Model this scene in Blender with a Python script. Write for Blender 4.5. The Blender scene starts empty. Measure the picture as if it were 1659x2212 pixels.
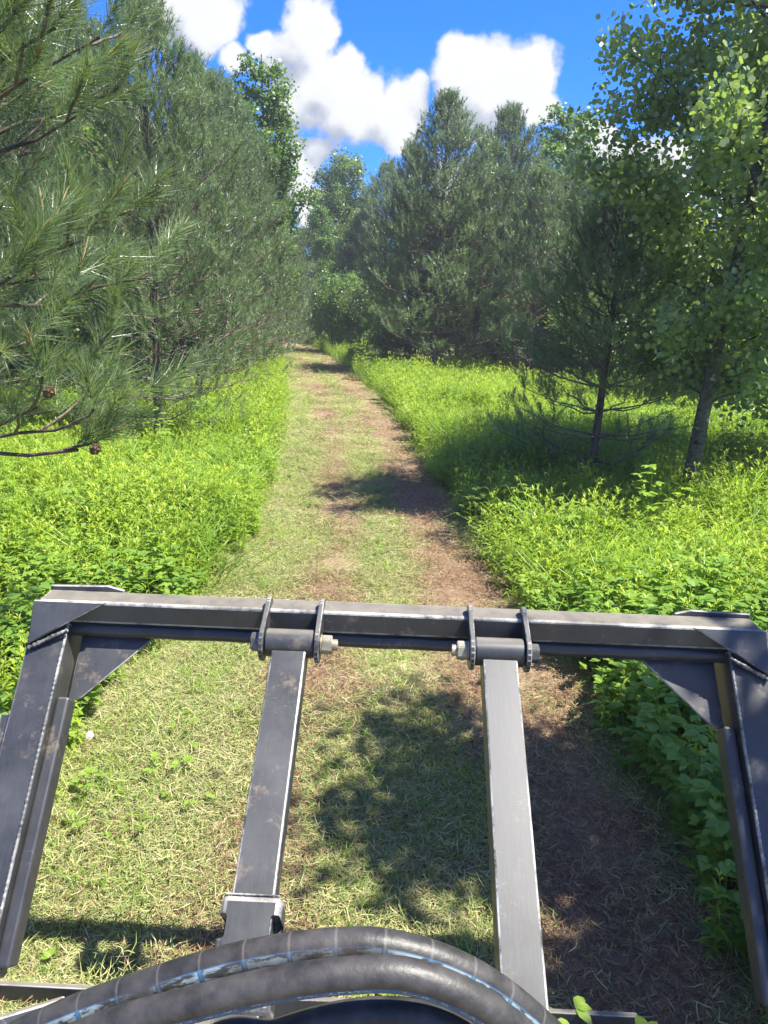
import bpy, bmesh, math
import numpy as np
from mathutils import Vector, Matrix, Euler
rng = np.random.default_rng(11)
sc = bpy.context.scene
COL = sc.collection
PI = math.pi
def R_(d): return math.radians(d)

# ------------------------------------------------------------------ camera
CAM_H = 1.9; PITCH = R_(15.5); ROLL = R_(2.0); FP = 1597.0     # focal length in units of a 1659 x 2212 picture
cam_d = bpy.data.cameras.new('camera'); cam = bpy.data.objects.new('camera', cam_d); COL.objects.link(cam)
cf = Vector((0, math.cos(PITCH), -math.sin(PITCH))); cu0 = Vector((0, math.sin(PITCH), math.cos(PITCH))); cr0 = Vector((1, 0, 0))
cr = cr0 * math.cos(ROLL) + cu0 * math.sin(ROLL); cu = cu0 * math.cos(ROLL) - cr0 * math.sin(ROLL)
m = Matrix((cr, cu, -cf)).transposed().to_4x4(); m.translation = (0, 0, CAM_H); cam.matrix_world = m
cam_d.sensor_fit = 'VERTICAL'; cam_d.sensor_height = 36; cam_d.lens = FP / 2212 * 36
cam_d.clip_start = 0.05; cam_d.clip_end = 2000
sc.camera = cam
def ray(x, y): return cf + cr * ((x - 829.5) / FP) + cu * ((1106 - y) / FP)
def at(x, y, Y):
    d = ray(x, y); t = Y / d.y
    return Vector((d.x * t, Y, CAM_H + d.z * t))
def on_ground(x, y, h=0.0):
    d = ray(x, y); t = (h - CAM_H) / d.z
    return Vector((d.x * t, d.y * t, h))

# ------------------------------------------------------------------ light
SUN_EL, SUN_AZ = R_(63), R_(-13)            # azimuth from +X, counter-clockwise
sun_dir = Vector((math.cos(SUN_AZ) * math.cos(SUN_EL), math.sin(SUN_AZ) * math.cos(SUN_EL), math.sin(SUN_EL)))
sd = bpy.data.lights.new('sun', 'SUN'); sd.energy = 5.0; sd.angle = R_(0.53); sd.color = (1.0, 0.95, 0.86)
so = bpy.data.objects.new('sun', sd); COL.objects.link(so)
so.rotation_euler = (-sun_dir).to_track_quat('-Z', 'Y').to_euler(); so.location = (0, 0, 30)
sc.view_settings.view_transform = 'Standard'; sc.view_settings.look = 'None'
sc.view_settings.exposure = 1.5; sc.view_settings.gamma = 1.0
sc.render.engine = 'CYCLES'
sc.cycles.max_bounces = 6; sc.cycles.diffuse_bounces = 3; sc.cycles.glossy_bounces = 2
sc.cycles.transmission_bounces = 4; sc.cycles.transparent_max_bounces = 6

# ------------------------------------------------------------------ node helper
class N:
    def __init__(s, nt): s.nt = nt
    def __call__(s, typ, *ins, **props):
        n = s.nt.nodes.new(typ)
        for k, v in props.items(): setattr(n, k, v)
        for i, v in enumerate(ins):
            if v is None: continue
            s.put(n.inputs[i], v)
        return n
    def put(s, sock, v):
        if isinstance(v, bpy.types.NodeSocket): s.nt.links.new(v, sock)
        elif isinstance(v, bpy.types.Node): s.nt.links.new(v.outputs[0], sock)
        elif isinstance(v, (tuple, list)) and len(v) == 3 and sock.type == 'RGBA': sock.default_value = (*v, 1)
        else: sock.default_value = v
    def math(s, op, a, b=None, c=None, clamp=False): return s('ShaderNodeMath', a, b, c, operation=op, use_clamp=clamp).outputs[0]
    def vmath(s, op, a, b=None): return s('ShaderNodeVectorMath', a, b, operation=op)
    def noise(s, vec, scale, detail=4, rough=0.55, dist=0.0, out=0):
        n = s('ShaderNodeTexNoise')
        if vec is not None: s.put(n.inputs['Vector'], vec)
        n.inputs['Scale'].default_value = scale; n.inputs['Detail'].default_value = detail
        n.inputs['Roughness'].default_value = rough; n.inputs['Distortion'].default_value = dist
        return n.outputs[out]
    def ramp(s, fac, *stops):
        n = s('ShaderNodeValToRGB', fac); el = n.color_ramp.elements
        while len(el) < len(stops): el.new(0.5)
        for e, (p, c) in zip(el, stops):
            e.position = p; e.color = (*c, 1) if isinstance(c, (tuple, list)) else (c, c, c, 1)
        return n.outputs[0]
    def mix(s, fac, a, b, blend='MIX'):
        n = s('ShaderNodeMix', data_type='RGBA', blend_type=blend)
        s.put(n.inputs[0], fac); s.put(n.inputs[6], a); s.put(n.inputs[7], b)
        return n.outputs[2]
    def mapr(s, v, a, b, c=0.0, d=1.0, clamp=True, smooth=False):
        n = s('ShaderNodeMapRange', v, a, b, c, d, clamp=clamp)
        if smooth: n.interpolation_type = 'SMOOTHSTEP'
        return n.outputs[0]

# ------------------------------------------------------------------ world: sky and clouds
world = bpy.data.worlds.new('World'); sc.world = world; world.use_nodes = True
wt = world.node_tree; wt.nodes.clear(); W = N(wt)
sky = W('ShaderNodeTexSky'); sky.sky_type = 'NISHITA'; sky.sun_disc = False
sky.sun_elevation = SUN_EL; sky.sun_rotation = PI / 2 - SUN_AZ; sky.air_density = 1.0; sky.dust_density = 0.4; sky.ozone_density = 2.6
dirv = W('ShaderNodeTexCoord').outputs['Generated']
# one group: how much cloud stands in a direction
g = bpy.data.node_groups.new('cloud_field', 'ShaderNodeTree')
g.interface.new_socket('Vector', in_out='INPUT', socket_type='NodeSocketVector')
g.interface.new_socket('Field', in_out='OUTPUT', socket_type='NodeSocketFloat')
G = N(g); gi = G('NodeGroupInput'); go = G('NodeGroupOutput')
v0 = gi.outputs[0]
warp = G.vmath('SUBTRACT', G.noise(v0, 9.0, 3, 0.5, out=1), (0.5, 0.5, 0.5)).outputs[0]
warp = G('ShaderNodeVectorMath', warp, operation='SCALE'); warp.inputs[3].default_value = 0.06
vw = G.vmath('ADD', v0, warp.outputs[0]).outputs[0]
blobs = [(655, 60, 70), (600, 120, 62), (560, 95, 38), (690, 190, 105), (760, 235, 100), (850, 250, 82), (640, 215, 75), (735, 135, 50), (900, 215, 40),
         (1000, 165, 78), (1075, 175, 92), (1140, 165, 75), (1040, 235, 95), (1150, 215, 60), (650, 345, 66), (640, 400, 50), (700, 330, 40),
         (430, 10, 95), (350, 30, 80), (495, 120, 44), (420, 60, 60), (1290, 310, 62), (1230, 330, 40), (1440, 350, 80), (1370, 330, 55), (1560, 390, 90), (150, 260, 110), (60, 60, 90), (1000, 420, 90), (700, 480, 80)]
acc = None
for bx_, by_, br in blobs:
    d = ray(bx_, by_).normalized()
    dist = G.vmath('DISTANCE', vw, tuple(d)).outputs[1]
    f = G.math('SUBTRACT', 1.0, G.math('DIVIDE', dist, br / FP * 0.98))
    acc = f if acc is None else G('ShaderNodeMath', acc, f, 0.06, operation='SMOOTH_MAX').outputs[0]
# the rest of the sky: scattered cumulus on a flat layer, cover raised out of view to whiten the ambient light, kept off the part described above
sep = G('ShaderNodeSeparateXYZ', v0)
zc = G.math('MAXIMUM', sep.outputs[2], 0.06)
pl = G('ShaderNodeCombineXYZ', G.math('DIVIDE', sep.outputs[0], zc), G.math('DIVIDE', sep.outputs[1], zc), 0.0).outputs[0]
gen = G.mapr(G.noise(pl, 0.9, 2, 0.5), 0.44, 0.66, -0.4, 0.9, clamp=False)
vd = G.vmath('DOT_PRODUCT', v0, tuple(ray(829, 500).normalized())).outputs[1]
off = G.mapr(vd, 0.74, 0.84, 0.0, 3.0)
gen = G.math('SUBTRACT', gen, off)
acc = G.math('MAXIMUM', acc, gen)
n1 = G.noise(v0, 26.0, 8, 0.58)
acc = G.math('ADD', acc, G.math('MULTIPLY', G.math('SUBTRACT', n1, 0.5), 0.95))
n2 = G.noise(v0, 8.0, 2, 0.5)
acc = G.math('ADD', acc, G.math('MULTIPLY', G.math('SUBTRACT', n2, 0.5), 0.45))
g.links.new(acc, go.inputs[0])
def field(vec):
    n = W('ShaderNodeGroup'); n.node_tree = g; wt.links.new(vec, n.inputs[0]); return n.outputs[0]
f0 = field(dirv)
shift = Vector((0.030, 0.0, 0.042))
f1 = field(W.vmath('ADD', dirv, tuple(shift)).outputs[0])
cover = W.mapr(f0, 0.10, 0.38, 0.0, 1.0, smooth=True)
thick = W.mapr(f0, 0.1, 0.95, 0.0, 1.0)
lit = W.math('SUBTRACT', f0, f1)
shade = W.math('ADD', W.mapr(lit, 0.40, -0.40, 0.0, 1.0), W.math('MULTIPLY', thick, 0.25))
shade = W.math('MINIMUM', shade, 1.0)
ccol = W.ramp(shade, (0.0, (1.0, 1.0, 1.0)), (0.40, (0.90, 0.92, 0.96)), (0.75, (0.60, 0.65, 0.75)), (1.0, (0.46, 0.52, 0.64)))
skyc = W.mix(1.0, sky.outputs[0], (0.22, 0.47, 1.05), 'MULTIPLY')
hsv = W('ShaderNodeHueSaturation'); hsv.inputs['Saturation'].default_value = 1.05; hsv.inputs['Value'].default_value = 1.0
W.put(hsv.inputs['Color'], skyc)
cl = W('ShaderNodeVectorMath', ccol, operation='SCALE'); cl.inputs[3].default_value = 3.5
tot = W.mix(cover, hsv.outputs[0], cl.outputs[0])
bg = W('ShaderNodeBackground', tot, 0.105)
wo = W('ShaderNodeOutputWorld', bg)
world.cycles.sampling_method = 'MANUAL'; world.cycles.sample_map_resolution = 512

# ------------------------------------------------------------------ objects
def tag(o, label=None, cat=None, group=None, kind=None):
    if label: o['label'] = label
    if cat: o['category'] = cat
    if group: o['group'] = group
    if kind: o['kind'] = kind
    return o
def empty(name, loc=(0, 0, 0), rz=0.0):
    o = bpy.data.objects.new(name, None); COL.objects.link(o)
    o.location = loc; o.rotation_euler = (0, 0, rz); o.empty_display_size = 0.1
    return o
def add(name, me, parent=None):
    o = bpy.data.objects.new(name, me); COL.objects.link(o)
    if parent: o.parent = parent
    return o
def np_mesh(name, verts, groups, mats, smooth=False, attrs=None, mat_idx=None):
    """groups: list of (n,k) index arrays"""
    me = bpy.data.meshes.new(name)
    verts = np.asarray(verts, np.float32).reshape(-1, 3)
    me.vertices.add(len(verts)); me.vertices.foreach_set('co', verts.ravel())
    loops = np.concatenate([np.asarray(a, np.int32).ravel() for a in groups])
    sizes = np.concatenate([np.full(len(a), np.asarray(a).shape[1], np.int32) for a in groups])
    starts = np.concatenate([[0], np.cumsum(sizes)[:-1]]).astype(np.int32)
    me.loops.add(len(loops)); me.loops.foreach_set('vertex_index', loops)
    me.polygons.add(len(sizes)); me.polygons.foreach_set('loop_start', starts)
    if mat_idx is not None: me.polygons.foreach_set('material_index', np.asarray(mat_idx, np.int32))
    if smooth: me.polygons.foreach_set('use_smooth', np.ones(len(sizes), bool))
    for mm in (mats if isinstance(mats, (list, tuple)) else [mats]): me.materials.append(mm)
    me.update(calc_edges=True)
    for k, v in (attrs or {}).items():
        v = np.asarray(v, np.float32)
        if v.ndim == 1:
            a = me.attributes.new(k, 'FLOAT', 'POINT'); a.data.foreach_set('value', v)
        else:
            a = me.attributes.new(k, 'FLOAT_VECTOR', 'POINT'); a.data.foreach_set('vector', v.ravel())
    return me

# ------------------------------------------------------------------ materials
def mat(name):
    mm = bpy.data.materials.new(name); mm.use_nodes = True
    mm.node_tree.nodes.clear(); return mm, N(mm.node_tree)
def finish(n, shader, disp=None):
    o = n('ShaderNodeOutputMaterial', shader)
def bsdf(n, color, rough=0.5, spec=0.5, metal=0.0, normal=None, coat=0.0):
    b = n('ShaderNodeBsdfPrincipled'); n.put(b.inputs['Base Color'], color); n.put(b.inputs['Roughness'], rough)
    n.put(b.inputs['Specular IOR Level'], spec); n.put(b.inputs['Metallic'], metal)
    if coat: b.inputs['Coat Weight'].default_value = coat; b.inputs['Coat Roughness'].default_value = 0.25
    if normal is not None: n.put(b.inputs['Normal'], normal)
    return b
def bump(n, h, strength=0.4, dist=0.01):
    b = n('ShaderNodeBump'); b.inputs['Strength'].default_value = strength; b.inputs['Distance'].default_value = dist
    n.put(b.inputs['Height'], h); return b.outputs[0]
def attr(n, name, out=2):
    a = n('ShaderNodeAttribute'); a.attribute_name = name; return a.outputs[out]

def leaf_mat(name, dark, light, trans, tfac=0.4, rough=0.45, spec=0.35, nscale=0.6, pale=None):
    mm, n = mat(name)
    t = attr(n, 'tint'); pos = n('ShaderNodeNewGeometry')
    oi = n('ShaderNodeObjectInfo').outputs['Random']
    ns = n.noise(pos.outputs['Position'], nscale, 2)
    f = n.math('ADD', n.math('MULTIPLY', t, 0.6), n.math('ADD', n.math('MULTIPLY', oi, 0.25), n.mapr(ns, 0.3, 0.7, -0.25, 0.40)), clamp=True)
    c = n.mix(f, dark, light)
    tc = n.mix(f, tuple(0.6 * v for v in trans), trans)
    if pale:
        c = n.mix(n.mapr(t, 0.93, 1.0), c, pale)
    b = bsdf(n, c, rough, spec)
    tr = n('ShaderNodeBsdfTranslucent', tc)
    ms = n('ShaderNodeMixShader', tfac, b, tr); finish(n, ms); return mm
M = {}
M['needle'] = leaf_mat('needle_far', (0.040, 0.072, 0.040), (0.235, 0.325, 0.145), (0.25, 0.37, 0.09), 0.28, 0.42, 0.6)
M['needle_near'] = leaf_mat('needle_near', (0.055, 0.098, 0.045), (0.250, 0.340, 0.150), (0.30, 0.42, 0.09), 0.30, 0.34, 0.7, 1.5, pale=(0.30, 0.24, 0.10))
M['aspen'] = leaf_mat('aspen_leaf', (0.085, 0.150, 0.055), (0.330, 0.420, 0.190), (0.42, 0.60, 0.09), 0.38, 0.32, 0.6, 1.2)
M['broad'] = leaf_mat('broad_leaf', (0.062, 0.115, 0.040), (0.200, 0.290, 0.090), (0.34, 0.50, 0.07), 0.32, 0.42, 0.45, 0.5)
M['broad_pale'] = leaf_mat('broad_leaf_pale', (0.070, 0.140, 0.035), (0.16, 0.27, 0.065), (0.25, 0.42, 0.05), 0.35, 0.42, 0.45, 0.5)
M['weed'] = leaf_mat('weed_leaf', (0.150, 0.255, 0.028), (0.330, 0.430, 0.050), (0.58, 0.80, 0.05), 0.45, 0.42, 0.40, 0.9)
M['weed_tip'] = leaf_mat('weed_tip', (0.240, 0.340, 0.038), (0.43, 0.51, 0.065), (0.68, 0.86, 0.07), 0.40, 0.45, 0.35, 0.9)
M['grass'] = leaf_mat('grass_blade', (0.125, 0.235, 0.030), (0.270, 0.390, 0.055), (0.46, 0.70, 0.05), 0.42, 0.42, 0.40, 0.9)
M['herb'] = leaf_mat('herb_leaf', (0.115, 0.215, 0.030), (0.250, 0.360, 0.055), (0.44, 0.66, 0.05), 0.40, 0.42, 0.40, 1.2)
M['raspberry'] = leaf_mat('raspberry_leaf', (0.075, 0.160, 0.026), (0.170, 0.290, 0.045), (0.30, 0.52, 0.04), 0.38, 0.42, 0.40, 1.2)

def bark(name, a, b, c, scale=18, patches=0.0, pc=(0.4, 0.4, 0.36)):
    mm, n = mat(name); p = n('ShaderNodeTexCoord').outputs['Object']
    st = n('ShaderNodeMapping', p); st.inputs['Scale'].default_value = (1, 1, 0.28 if patches == 0 else 1.6)
    ns = n.noise(st.outputs[0], scale, 6, 0.65); big = n.noise(p, 2.2, 3)
    col = n.mix(n.mapr(ns, 0.35, 0.65), a, b); col = n.mix(n.mapr(big, 0.5, 0.75), col, c)
    if patches:
        pn = n.noise(st.outputs[0], 5.5, 4, 0.6); col = n.mix(n.mapr(pn, 0.60, 0.66), col, pc)
        dk = n.noise(st.outputs[0], 13, 2, 0.5); col = n.mix(n.mapr(dk, 0.64, 0.69), col, (0.03, 0.026, 0.02))
    finish(n, bsdf(n, col, 0.85, 0.2, normal=bump(n, ns, 0.8, 0.02))); return mm
M['bark_pine'] = bark('bark_pine', (0.040, 0.032, 0.027), (0.150, 0.122, 0.105), (0.16, 0.10, 0.07))
M['bark_aspen'] = bark('bark_aspen', (0.050, 0.047, 0.033), (0.125, 0.12, 0.085), (0.15, 0.14, 0.10), 22, 1.0)
M['twig'] = bark('twig', (0.10, 0.075, 0.06), (0.26, 0.21, 0.17), (0.20, 0.15, 0.11), 30)
M['cone'] = bark('cone_scale', (0.10, 0.06, 0.03), (0.22, 0.14, 0.08), (0.16, 0.10, 0.05), 60)

# ground
def ground_mat():
    mm, n = mat('meadow_floor'); p = n('ShaderNodeNewGeometry').outputs['Position']
    a = n.noise(p, 0.7, 5); b = n.noise(p, 24, 4, 0.7)
    col = n.mix(n.mapr(a, 0.35, 0.65), (0.050, 0.085, 0.020), (0.085, 0.070, 0.035))
    col = n.mix(n.mapr(b, 0.4, 0.7), col, (0.13, 0.14, 0.05))
    finish(n, bsdf(n, col, 0.95, 0.1, normal=bump(n, b, 0.8, 0.04))); return mm
M['ground'] = ground_mat()
def bare_field(n, p, across):
    """0..1: how bare the mown track is here; wheel strips and blotches"""
    sn = n.noise(p, 0.55, 3, 0.5); mn = n.noise(p, 2.3, 4, 0.6)
    # wheel tracks and scalped strips at across = -0.45 and +0.62
    def strip(c, w): return n.math('SUBTRACT', 1.0, n.math('DIVIDE', n.math('ABSOLUTE', n.math('SUBTRACT', across, c)), w), clamp=True)
    s = n.math('MAXIMUM', n.math('MULTIPLY', strip(-0.22, 0.36), 0.9), n.math('MULTIPLY', strip(0.68, 0.52), 1.12))
    v = n.math('ADD', n.math('MULTIPLY', s, 0.62), n.math('ADD', n.mapr(sn, 0.35, 0.7, -0.26, 0.50, False), n.mapr(mn, 0.3, 0.7, -0.20, 0.20, False)))
    return n.math('MULTIPLY', n.mapr(v, 0.08, 0.46, 0.0, 1.0), n.mapr(n('ShaderNodeSeparateXYZ', p).outputs[1], 12.0, 30.0, 1.0, 0.45))
def path_mat():
    mm, n = mat('mown_track'); p = n('ShaderNodeNewGeometry').outputs['Position']
    across = attr(n, 'across'); bare = bare_field(n, p, across)
    f = n.noise(p, 60, 6, 0.75); ff = n.noise(p, 14, 4, 0.65)
    soil = n.mix(n.mapr(f, 0.3, 0.7), (0.155, 0.098, 0.065), (0.36, 0.26, 0.17))
    soil = n.mix(n.mapr(ff, 0.5, 0.7), soil, (0.30, 0.22, 0.14))
    turf = n.mix(n.mapr(f, 0.35, 0.68), (0.150, 0.172, 0.058), (0.39, 0.39, 0.16))
    turf = n.mix(n.mapr(ff, 0.52, 0.72), turf, (0.32, 0.29, 0.14))
    col = n.mix(bare, turf, soil)
    finish(n, bsdf(n, col, 0.95, 0.1, normal=bump(n, n.math('ADD', f, ff), 0.9, 0.02))); return mm
M['path'] = path_mat()
def clip_mat(name, green):
    mm, n = mat(name); geo = n('ShaderNodeNewGeometry'); p = geo.outputs['Position']
    t = attr(n, 'tint'); oi = n('ShaderNodeObjectInfo').outputs['Random']
    if green:
        c = n.ramp(n.math('ADD', n.math('MULTIPLY', t, 0.8), n.math('MULTIPLY', oi, 0.2)), (0.0, (0.08, 0.15, 0.035)), (0.33, (0.23, 0.28, 0.080)), (0.65, (0.41, 0.39, 0.17)), (1.0, (0.49, 0.42, 0.25)))
    else:
        c = n.ramp(t, (0.0, (0.10, 0.045, 0.028)), (0.4, (0.22, 0.12, 0.07)), (0.8, (0.36, 0.24, 0.14)), (1.0, (0.38, 0.34, 0.14)))
    b = bsdf(n, c, 0.6, 0.3); tr = n('ShaderNodeBsdfTranslucent', c)
    finish(n, n('ShaderNodeMixShader', 0.22, b, tr)); return mm
M['clip_green'] = clip_mat('grass_clipping', True); M['clip_brown'] = clip_mat('dry_clipping', False)
def simple(name, c, rough=0.6, spec=0.4, metal=0.0, ns=0, c2=None):
    mm, n = mat(name); col = c
    if ns: col = n.mix(n.mapr(n.noise(n('ShaderNodeTexCoord').outputs['Object'], ns, 5, 0.65), 0.38, 0.65), c, c2)
    finish(n, bsdf(n, col, rough, spec, metal)); return mm
def paint_mat(name, wear):
    """black paint, dusty on faces that look up, chipped to pale metal along edges"""
    mm, n = mat(name); p = n('ShaderNodeTexCoord').outputs['Object']; geo = n('ShaderNodeNewGeometry')
    n1 = n.noise(p, 3.5, 6, 0.7); mpa = n('ShaderNodeMapping', p); mpa.inputs['Scale'].default_value = (1.0, 0.12, 0.12) if False else (1.0, 0.10, 0.10)
    n2 = n.noise(mpa.outputs[0], 170, 5, 0.75); n3 = n.noise(p, 240, 3, 0.6)
    base = n.mix(n.mapr(n1, 0.35, 0.7), (0.023, 0.024, 0.026), (0.054, 0.056, 0.059))
    base = n.mix(n.math('MULTIPLY', n.mapr(n2, 0.50, 0.72), 0.15), base, (0.12, 0.12, 0.122))
    mud = n.math('MULTIPLY', n.mapr(n.noise(p, 16, 6, 0.75), 0.56, 0.66), n.mapr(n.noise(p, 2.6, 2), 0.45, 0.6)); base = n.mix(n.math('MULTIPLY', mud, 0.55), base, (0.20, 0.155, 0.11))
    up = n('ShaderNodeSeparateXYZ', geo.outputs['Normal']).outputs[2]
    dust = n.math('MULTIPLY', n.mapr(up, 0.86, 0.99), n.mapr(n.noise(p, 22, 5, 0.65), 0.25, 0.6, 0.5, 1.0))
    base = n.mix(n.math('MULTIPLY', dust, 0.7), base, (0.20, 0.175, 0.13))
    # scratches: thin bent lines
    mp = n('ShaderNodeMapping', p); mp.inputs['Rotation'].default_value = (0.6, 0.4, 0.9); mp.inputs['Scale'].default_value = (1, 7, 1.3)
    wv = n.noise(mp.outputs[0], 13, 2, 0.4, 1.2); line = n.mapr(n.math('ABSOLUTE', n.math('SUBTRACT', wv, 0.5)), 0.0, 0.0035, 1.0, 0.0)
    line = n.math('MULTIPLY', line, n.mapr(n.noise(p, 6.5, 2), 0.56, 0.62))
    chips = n.mapr(n3, 0.745, 0.765); chips = n.math('MULTIPLY', chips, n.mapr(n.noise(p, 14, 2), 0.45, 0.6))
    bare = n.math('MAXIMUM', n.math('MULTIPLY', line, 0.55), chips)
    if wear: 
        wn = n.noise(p, 11, 9, 0.78)
        bare = n.math('MAXIMUM', bare, n.math('MULTIPLY', n.mapr(wn, 0.40, 0.56), n.mapr(n.noise(p, 4.0, 3), 0.40, 0.55, 0.25, 1.0)))
    col = n.mix(bare, base, (0.36, 0.355, 0.33))
    rough = n.mapr(n1, 0.3, 0.7, 0.36, 0.54)
    rough = n.math('ADD', rough, n.math('MULTIPLY', dust, 0.35))
    finish(n, bsdf(n, col, rough, 0.55, normal=bump(n, n2, 0.05, 0.002), coat=0.15)); return mm
M['paint'] = paint_mat('black_paint', False); M['worn'] = paint_mat('chipped_edge', True)
M['zinc'] = simple('zinc_plate', (0.30, 0.27, 0.18), 0.42, 0.5, 0.55, 40, (0.48, 0.44, 0.32))
M['darkhex'] = simple('dark_bolt_head', (0.10, 0.10, 0.09), 0.45, 0.5, 0.7, 40, (0.22, 0.20, 0.16))
M['rust'] = simple('rusty_casting', (0.09, 0.035, 0.018), 0.7, 0.4, 0.3, 30, (0.26, 0.20, 0.16))
def hose_mat(kind):
    mm, n = mat('hose_rubber_' + kind); uv = attr(n, 'hose', 1); sp = n('ShaderNodeSeparateXYZ', uv)
    along, ang = sp.outputs[0], sp.outputs[1]; p = n('ShaderNodeTexCoord').outputs['Object']
    n1 = n.noise(p, 30, 4, 0.6); base = n.mix(n.mapr(n1, 0.35, 0.7), (0.020, 0.019, 0.018), (0.062, 0.057, 0.053))
    nrm = n.noise(p, 120, 3)
    if kind != 'plain':
        c0, w = (-0.26, 0.44) if kind == 'ladder' else (0.34, 0.30)
        d = n.math('ABSOLUTE', n.math('SUBTRACT', ang, c0)); band = n.mapr(d, w, w - 0.05)
        mps = n('ShaderNodeCombineXYZ', n.math('MULTIPLY', along, 30), n.math('MULTIPLY', ang, 2), 0.0).outputs[0]
        blotch = n.noise(mps, 1.3, 4, 0.6)
        if kind == 'ladder':
            cell = n.math('FRACT', n.math('MULTIPLY', along, 21.0))
            rung = n.mapr(n.math('ABSOLUTE', n.math('SUBTRACT', cell, 0.5)), 0.43, 0.45)
            edge = n.mapr(d, w - 0.12, w - 0.07)
            blue = n.math('MAXIMUM', rung, n.math('MULTIPLY', edge, 0.8))
            inner = n.mix(n.mapr(blotch, 0.46, 0.54), (0.05, 0.05, 0.05), (0.24, 0.30, 0.33))
            sc_ = n.mix(blue, inner, (0.03, 0.12, 0.25))
            fade = n.mapr(n.noise(p, 9, 3), 0.38, 0.56, 0.10, 1.0)
        else:
            t = n.noise(n('ShaderNodeCombineXYZ', n.math('MULTIPLY', along, 260), n.math('MULTIPLY', ang, 14), 0.0).outputs[0], 1.0, 1, 0.4)
            word = n.mapr(n.noise(n('ShaderNodeCombineXYZ', n.math('MULTIPLY', along, 28), 0.0, 0.0).outputs[0], 1.0, 1), 0.45, 0.5)
            inn = n.mapr(n.math('ABSOLUTE', n.math('SUBTRACT', ang, c0 - 0.10)), 0.10, 0.08)
            txt = n.math('MULTIPLY', n.math('MULTIPLY', n.mapr(t, 0.54, 0.58), word), inn)
            sc_ = n.mix(txt, n.mix(n.mapr(blotch, 0.4, 0.6), (0.018, 0.075, 0.18), (0.03, 0.11, 0.24)), (0.5, 0.55, 0.58))
            fade = n.mapr(n.noise(p, 7, 3), 0.3, 0.5, 0.25, 1.0)
        base = n.mix(n.math('MULTIPLY', band, fade), base, sc_)
    # light mould rings
    ring = n.mapr(n.math('ABSOLUTE', n.math('SUBTRACT', n.math('FRACT', n.math('MULTIPLY', along, 21.0)), 0.5)), 0.465, 0.48)
    if kind == 'ladder': base = n.mix(n.math('MULTIPLY', ring, 0.25), base, (0.2, 0.18, 0.15))
    finish(n, bsdf(n, base, 0.48, 0.5, normal=bump(n, nrm, 0.25, 0.003))); return mm
for k in ('ladder', 'stripe', 'plain'): M['hose_' + k] = hose_mat(k)
M['sand'] = simple('bare_sand', (0.30, 0.17, 0.11), 0.9, 0.1, 0, 3, (0.42, 0.29, 0.20))
M['white'] = simple('white_petal', (0.30, 0.32, 0.26), 0.8)
M['insect'] = simple('insect_body', (0.10, 0.05, 0.03), 0.6)

# ------------------------------------------------------------------ ground and path
PY = np.array([-6, 0, 2.5, 3.5, 4.9, 6.4, 9.0, 15.0, 22.4, 30.0, 36.0, 42.0, 60.0])
PL = np.array([-1.3, -1.28, -1.26, -1.25, -1.14, -1.12, -1.34, -2.07, -3.2, -4.55, -6.1, -9.0, -22.0])
PR = np.array([1.15, 1.12, 1.10, 1.08, 0.88, 0.74, 0.54, -0.05, -1.2, -2.55, -3.9, -6.3, -16.0])
def edge_l(y): return np.interp(y, PY, PL)
def edge_r(y): return np.interp(y, PY, PR)
def hgt(x, y):
    return 0.03 * np.sin(x * 0.9 + 1.3) * np.cos(y * 0.5) + 0.02 * np.sin(x * 2.3 + y * 1.7)
def make_ground():
    xs = np.concatenate([np.linspace(-600, -30, 12), np.linspace(-26, 26, 105), np.linspace(30, 600, 12)])
    ys = np.concatenate([np.linspace(-300, -10, 8), np.linspace(-6, 62, 137), np.linspace(70, 800, 14)])
    X, Y = np.meshgrid(xs, ys); near = (np.abs(X) < 26) & (Y > -7) & (Y < 62)
    Z = np.where(near, hgt(X, Y) * 0.5, 0) - 0.02
    nx = len(xs); v = np.stack([X, Y, Z], -1).reshape(-1, 3)
    i = np.arange(len(ys) - 1)[:, None] * nx + np.arange(nx - 1)[None]; i = i.ravel()
    me = np_mesh('ground', v, [np.stack([i, i + 1, i + nx + 1, i + nx], 1)], M['ground'], True)
    return tag(add('ground', me), kind='structure')
make_ground()
def path_z(x, y): return 0.012 + 0.5 * hgt(x, y) - 0.02 + 0.018 + 0.008 * np.sin(x * 7 + y * 3) * np.sin(y * 5.1)
def make_path():
    ys = np.concatenate([np.arange(-4, 14, 0.12), np.arange(14, 37.5, 0.5)]); s = np.linspace(-1.12, 1.12, 26)
    S, Y = np.meshgrid(s, ys); c = (edge_l(Y) + edge_r(Y)) / 2; h = (edge_r(Y) - edge_l(Y)) / 2
    X = c + S * h; Z = path_z(X, Y)
    Z = np.where(np.abs(S) > 1.08, Z - 0.05, Z)
    nx = len(s); v = np.stack([X, Y, Z], -1).reshape(-1, 3)
    i = np.arange(len(ys) - 1)[:, None] * nx + np.arange(nx - 1)[None]; i = i.ravel()
    me = np_mesh('path', v, [np.stack([i, i + 1, i + nx + 1, i + nx], 1)], M['path'], True, {'across': S.ravel()})
    return tag(add('path', me), kind='structure')
make_path()
# bare sandy clearing far off beyond the bend of the track
def make_clearing():
    a = np.linspace(0, 2 * PI, 40, endpoint=False); rr = 1 + 0.12 * np.sin(3 * a + 1) + 0.08 * np.sin(7 * a)
    c = on_ground(585, 722, 0.5)
    v = [(c.x, c.y, 0.25)] + [(c.x + 1.6 * math.cos(t) * q, c.y + 5 * math.sin(t) * q, 0.0) for t, q in zip(a, rr)]
    f = [(0, 1 + i, 1 + (i + 1) % 40) for i in range(40)]
    me = np_mesh('sandy_ground', np.array(v), [np.array(f)], M['sand'], True)
    tag(add('sandy_ground', me), kind='structure')
make_clearing()

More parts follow.
